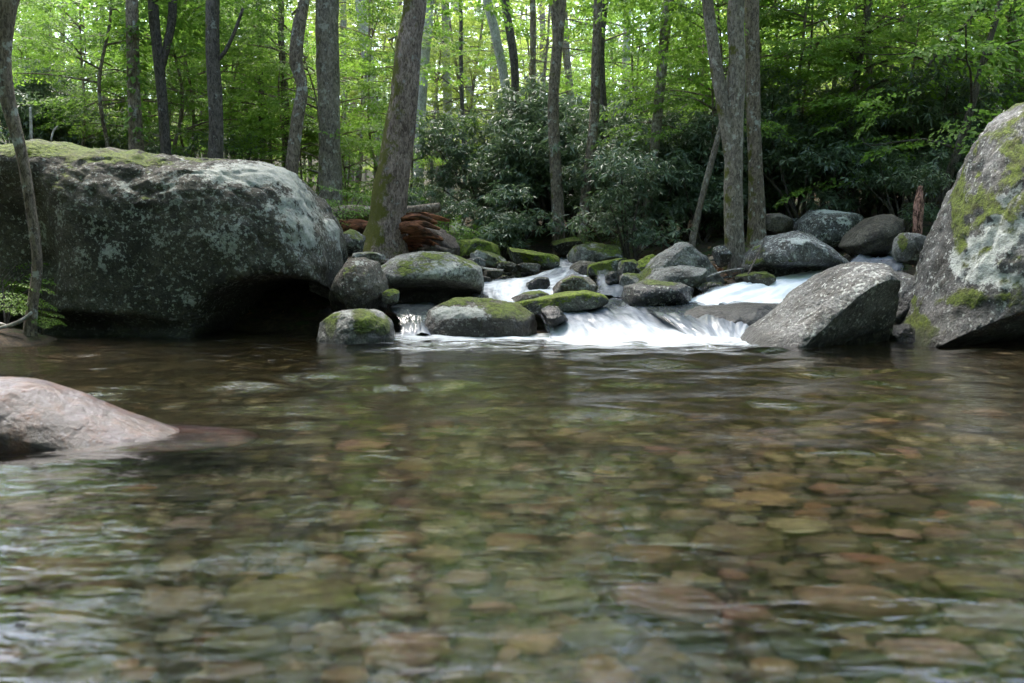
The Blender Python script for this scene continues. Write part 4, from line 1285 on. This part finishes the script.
# ------------------------------------------------------------------ ground plants, logs, snags
def herb(seed, n, h, rad):
    r = np.random.default_rng(seed)
    root = thing('leafy_plant', '', 'plant', (0, 0, 0))
    A = Acc()
    pos, az = [], []
    for k in range(n):
        a = r.uniform(0, 6.28)
        tip = np.array([math.cos(a) * rad * r.uniform(.4, 1), math.sin(a) * rad * r.uniform(.4, 1), h * r.uniform(.5, 1)])
        A.add(*tube([[0, 0, -.05], tip * [.4, .4, .6], tip], [.008, .006, .003], 4, .12, 0))
        pos += [tip, tip * [.7, .7, .8]]
        az += [a, a + .7]
    pos = np.array(pos)
    m = len(pos)
    L = place(SPR_FINE, pos, np.array(az), r.normal(.2, .2, m), r.normal(0, .25, m), r.uniform(.25, .45, m), r)
    link('stem', A.mesh('stem', [BARK['dark']], (0, 0, 0)), root)
    link('foliage', leaf_mesh('foliage', L, LEAF['herb']), root)
    return root


HB = herb(41, 12, .6, .5)
first = True
for (px, d, sc, lb, gp) in [
    (2, 10.0, .8, 'green leafy shoots left of the thin bent tree', None), (-18, 10.1, 1.15, 'taller leafy shoots at the left picture edge', None),
    (38, 9.9, .4, 'small leafy sprig at the foot of the thin bent tree', None),
    (345, 14.6, 1.3, 'bright leafy plants between the grey trunk and the leaning tree', None), (365, 16.2, 1.5, 'leafy plants behind the leaning tree', None),
    (300, 15.0, 1.3, 'leafy plants between the huge boulder and the crooked trunk', None), (425, 15.4, 1.3, 'leafy spray over the red rotten log', None), (455, 15.8, 1.1, 'leafy plant right of the red rotten log', None),
    (600, 16.4, .7, 'small bright plant at the rapids head', None), (760, 14.2, .5, 'bright tuft at the foot of the brown trunk', None),
    (240, 14.0, 1.0, 'leafy plants on the bank over the huge boulder top', None), (180, 14.2, .9, 'leafy plants between the ivy tree and the straight dark trunk', None),
    (960, 12.8, 1.0, 'leafy sprig by the top of the towering right boulder', None)]:
    p = at(px, 250, d)
    loc = (p[0], d, tz(p[0], d))
    if first:
        o = HB
        o.location, o.scale = loc, (sc,) * 3
        o['label'] = lb
        first = False
    else:
        o = copy_thing(HB, loc, random.uniform(0, 6.28), sc, lb)
# ivy on its tree
r = np.random.default_rng(51)
n = 260
py = r.uniform(20, 140, n)
Pv = np.array([at(134 + .03 * (q - 60), q, 15.2) for q in py])
a = r.uniform(0, 6.28, n)
Pv += np.stack([np.cos(a) * .12, np.sin(a) * .12, 0 * a], 1)
L = np.einsum('nij,nkj->nki', rotm(a, r.normal(.5, .3, n), r.normal(0, .4, n)), leaves(n, .10, .75, r)) + Pv[:, None]
o0 = at(134, 140, 15.2)
tag(link('ivy', leaf_mesh('ivy', L, LEAF['herb'], o0), None, tuple(o0)), 'ivy with broad leaves climbing the dark trunk', 'ivy')

N = NT('rotten_wood')
tc = N.n('ShaderNodeTexCoord').outputs['Object']
g1 = N.noise(N.mapping(tc, (1.2, 9, 9)), 3.0, 7, .66, .5)
c = N.mix(N.smooth(g1, .36, .62), (0.035, 0.016, 0.009), (0.24, 0.095, 0.048))
c = N.mix(N.smooth(N.noise(tc, 4, 5), .52, .64, 0, .8), c, (.03, .02, .014))
rot_m = N.done(N.principled(c, .9, N.bump(g1, 1.0, .05), .2))
N = NT('snag_wood')
tc = N.n('ShaderNodeTexCoord').outputs['Object']
g1 = N.noise(N.mapping(tc, (9, 9, 4)), 3.0, 6, .66, .5)
snag_m = N.done(N.principled(N.mix(N.smooth(g1, .42, .58), (.05, .025, .018), (.42, .23, .18)), .9, N.bump(g1, 1.0, .04), .2))
N = NT('grey_deadwood')
tc = N.n('ShaderNodeTexCoord').outputs['Object']
g1 = N.noise(tc, 14, 6, .66)
dead_m = N.done(N.principled(N.mix(N.smooth(g1, .35, .65), (.16, .14, .12), (.48, .45, .42)), .85, N.bump(g1, .6, .02), .3))


def wood(name, label, cat_, segs, mat, seg=16, bark=.16, seed=0):
    A = Acc()
    for (bp, bw) in segs:
        q = [at(*v) for v in bp]
        A.add(*tube(q, [w_ * .5 / FPX * v[2] for v, w_ in zip(bp, bw)], seg, .04, bark, 0, seed))
    V = np.concatenate(A.V)
    o0 = V.mean(0)
    o0[2] = V[:, 2].min()
    return tag(link(name, A.mesh(name, [mat], o0), None, tuple(o0)), label, cat_)


wood('fallen_log', 'dark fallen log lying behind the thick leaning tree', 'log', [([(318, 218, 14.6), (350, 213, 14.5), (395, 213, 14.4), (440, 207, 14.5)], [13, 15, 14, 9])], BARK['brown'], bark=.12)
def red_log():
    o0 = at(425, 250, 13.7)
    root = thing('rotten_log', 'rotten log split open to red brown wood beside the thick leaning tree', 'log', tuple(o0))
    A = Acc()
    for q, w_ in [([(400, 236, 14.1), (420, 238, 13.9), (442, 243, 13.6), (456, 252, 13.4)], [26, 30, 26, 12]), ([(398, 246, 13.9), (425, 249, 13.6), (450, 254, 13.3)], [16, 18, 12])]:
        A.add(*tube([at(*v) for v in q], [k_ * .5 / FPX * v[2] for k_, v in zip(w_, q)], 24, .04, .30, 0, 3))
    link('log_body', A.mesh('log_body', [BARK['dark']], o0), root)
    A = Acc()
    rr2 = np.random.default_rng(8)
    for k in range(9):
        f = k / 8
        x0, x1 = 402 + rr2.uniform(-2, 8), 432 + rr2.uniform(-6, 18)
        y0 = 216 + 30 * f + rr2.uniform(-1, 1)
        Y0 = 13.62 - .46 * math.sin(math.pi * min(1, f * .8 + .15))
        q = [(x0, y0, Y0), ((x0 + x1) / 2, y0 + rr2.uniform(-1.5, .5), Y0 - .06), (x1, y0 + 3.5 + rr2.uniform(0, 2), Y0 - .02)]
        w_ = [rr2.uniform(5, 8), rr2.uniform(5, 9), rr2.uniform(1, 4)]
        A.add(*tube([at(*v) for v in q], [b_ * .5 / FPX * v[2] for b_, v in zip(w_, q)], 14, .025, .42, 0, k))
    link('split_wood', A.mesh('split_wood', [rot_m], o0), root)


red_log()
wood('rotten_log', 'short brown rotten log piece between the trunk and the pale slab', 'log', [([(336, 226, 14.2), (360, 228, 14.0), (378, 230, 13.9)], [12, 16, 12])], rot_m, bark=.28, seed=4)
wood('broken_snag', 'reddish broken stump upright beside the towering right boulder', 'stump', [([(918, 246, 12.9), (918, 225, 12.9), (919, 205, 12.9), (921, 186, 12.9)], [9, 8, 9, 4])], snag_m, bark=.3, seed=5)
wood('driftwood', 'bleached bare branch lying at the left shore', 'branch', [([(-15, 331, 9.6), (8, 326, 9.6), (22, 320, 9.65), (32, 312, 9.7)], [3, 4, 4, 3]), ([(8, 326, 9.6), (-10, 320, 9.7)], [3, 2])], dead_m, 8, .1)
wood('dead_stick', 'bare forked stick standing above the mossy boulder top', 'branch', [([(31, 150, 13.4), (31, 128, 13.4), (30, 107, 13.4)], [3, 3, 2]), ([(51, 142, 13.4), (53, 132, 13.4), (58, 126, 13.4)], [2, 2, 1.5])], dead_m, 6, .1)
wood('dead_stick', 'thin bare twig lying over the rapids head', 'branch', [([(590, 226, 15.6), (612, 227, 15.4), (640, 230, 15.3)], [1.5, 2, 1.5])], dead_m, 6, .1)

wood('dead_stick', 'bare stick wedged across the stones of the cobble bar', 'branch', [([(698, 281, 12.5), (722, 272, 12.8), (748, 268, 13.0)], [2, 2.2, 1.4])], dead_m, 6, .1)
wood('dead_stick', 'short grey stick caught against the long pale boulder', 'branch', [([(462, 262, 12.6), (484, 268, 12.6), (503, 270, 13.0)], [2, 2, 1.2])], dead_m, 6, .1)
wood('dead_stick', 'dark twig leaning on the domed grey boulder', 'branch', [([(748, 274, 12.0), (757, 256, 12.3), (764, 240, 12.8)], [2, 1.8, 1.2])], BARK['dark'], 6, .1)

# fallen leaves on the banks
r = np.random.default_rng(61)
n = 5200
xx = r.uniform(-9, 9, n)
yy = r.uniform(10.8, 24, n)
k = 700
q = np.array([at(a_, b_, 14.4 - (b_ - 262) / 34 * 2.0) for a_, b_ in zip(r.uniform(690, 770, k), r.uniform(262, 292, k))])
xx = np.concatenate([xx, q[:, 0]])
yy = np.concatenate([yy, q[:, 1]])
n += k
zz = terr(xx, yy) + r.uniform(.01, .05, n)
zz[-k:] += .06
keep = zz > .12
L = np.einsum('nij,nkj->nki', rotm(r.uniform(0, 6.28, n), r.normal(0, .35, n), r.normal(0, .35, n)), leaves(n, .085, .55, r)) + np.stack([xx, yy, zz], 1)[:, None]
tag(link('leaf_litter', leaf_mesh('leaf_litter', L[keep], LEAF['litter'])), 'brown fallen leaves over the banks', 'leaf litter', None, 'stuff')

# far woods closing the view: reads as one mass
r = np.random.default_rng(71)
n = 230000
px = r.uniform(-80, 80, n)
yy = r.uniform(46, 95, n)
hh = r.uniform(0, 1, n) ** .8 * 17
cl = fbm(np.stack([px * .22, yy * .15, hh * .3], 1), 3)
keep = cl > -.02
px, yy, hh = px[keep], yy[keep], hh[keep]
n = len(px)
Pv = np.stack([px, yy, terr(px, yy) + hh], 1)
L = np.einsum('nij,nkj->nki', rotm(r.uniform(0, 6.28, n), r.normal(.2, .4, n), r.normal(0, .4, n)), leaves(n, .50, .7, r)) + Pv[:, None]
tag(link('far_woods', leaf_mesh('far_woods', L, LEAF['far'])), 'leafy mass of far woods on the hillside', 'woods', None, 'stuff')

# unseen leaf mass added behind and beside the pool to cut front light
r = np.random.default_rng(72)
n = 90000
ang = r.uniform(-R(205), R(25), n)
rad = r.uniform(11, 26, n)
px, yy = rad * np.cos(ang) * .95, 5 + rad * np.sin(ang)
hh = r.uniform(0, 1, n) * 8.5
keep = fbm(np.stack([px * .25, yy * .25, hh * .25], 1), 3) > -.22
px, yy, hh = px[keep], yy[keep], hh[keep]
n = len(px)
Pv = np.stack([px, yy, terr(px, yy) + hh], 1)
# leaves added overhead, out of view, to shade the near half of the pool
m = 26000
C2 = np.stack([r.uniform(-12, 12, m), r.uniform(-9, 9.0, m), r.uniform(6.5, 9.5, m)], 1)
C2 = C2[fbm(C2 * .45, 3) > -.06]
Pv = np.concatenate([Pv, C2])
n = len(Pv)
L = np.einsum('nij,nkj->nki', rotm(r.uniform(0, 6.28, n), r.normal(.2, .4, n), r.normal(0, .4, n)), leaves(n, .42, .7, r)) + Pv[:, None]
tag(link('unseen_shade_leaves', leaf_mesh('unseen_shade_leaves', L, LEAF['mid'])), 'unseen leaves added around and over the pool to hold back light', 'woods', None, 'stuff')

# ------------------------------------------------------------------ light, sky, camera
w = bpy.data.worlds.new('World')
SC.world = w
w.use_nodes = True
nt = w.node_tree
bg = nt.nodes['Background']
sky = nt.nodes.new('ShaderNodeTexSky')
sky.sky_type = 'NISHITA'
sky.sun_disc = False
EL, AZ = R(62), R(-25)          # sun over the hillside beyond, a little to the left
sky.sun_elevation = EL
sky.sun_rotation = AZ
sky.air_density = 1.0
sky.dust_density = 3.0
sky.ozone_density = 1.0
nt.links.new(sky.outputs[0], bg.inputs[0])
bg.inputs[1].default_value = 0.15
sl = bpy.data.lights.new('sun', 'SUN')
sl.energy = 1.5
sl.angle = R(22)
sl.color = (1.0, 0.97, 0.91)
so = link('sun', sl)
dv = Vector((math.sin(AZ) * math.cos(EL), math.cos(AZ) * math.cos(EL), math.sin(EL)))
so.rotation_euler = (-dv).to_track_quat('-Z', 'Y').to_euler()

cam = bpy.data.cameras.new('camera')
cam.sensor_width = 36.0
cam.lens = FPX / 1024 * 36
cam.clip_start, cam.clip_end = 0.05, 600
cam.dof.use_dof = True
cam.dof.focus_distance = 11.5
cam.dof.aperture_fstop = 2.8
co = link('camera', cam, None, (0, 0, CAMH))
co.rotation_euler = (math.pi / 2 - PITCH, 0, 0)
SC.camera = co

vs = SC.view_settings
vs.view_transform = 'Standard'
vs.look = 'None'
vs.gamma = 1
vs.exposure = 2.95
SC.cycles.max_bounces = 10
SC.cycles.transparent_max_bounces = 12
SC.cycles.diffuse_bounces = 6
SC.cycles.transmission_bounces = 7
SC.cycles.glossy_bounces = 3
SC.cycles.use_denoising = True
SC.cycles.sample_clamp_indirect = 6
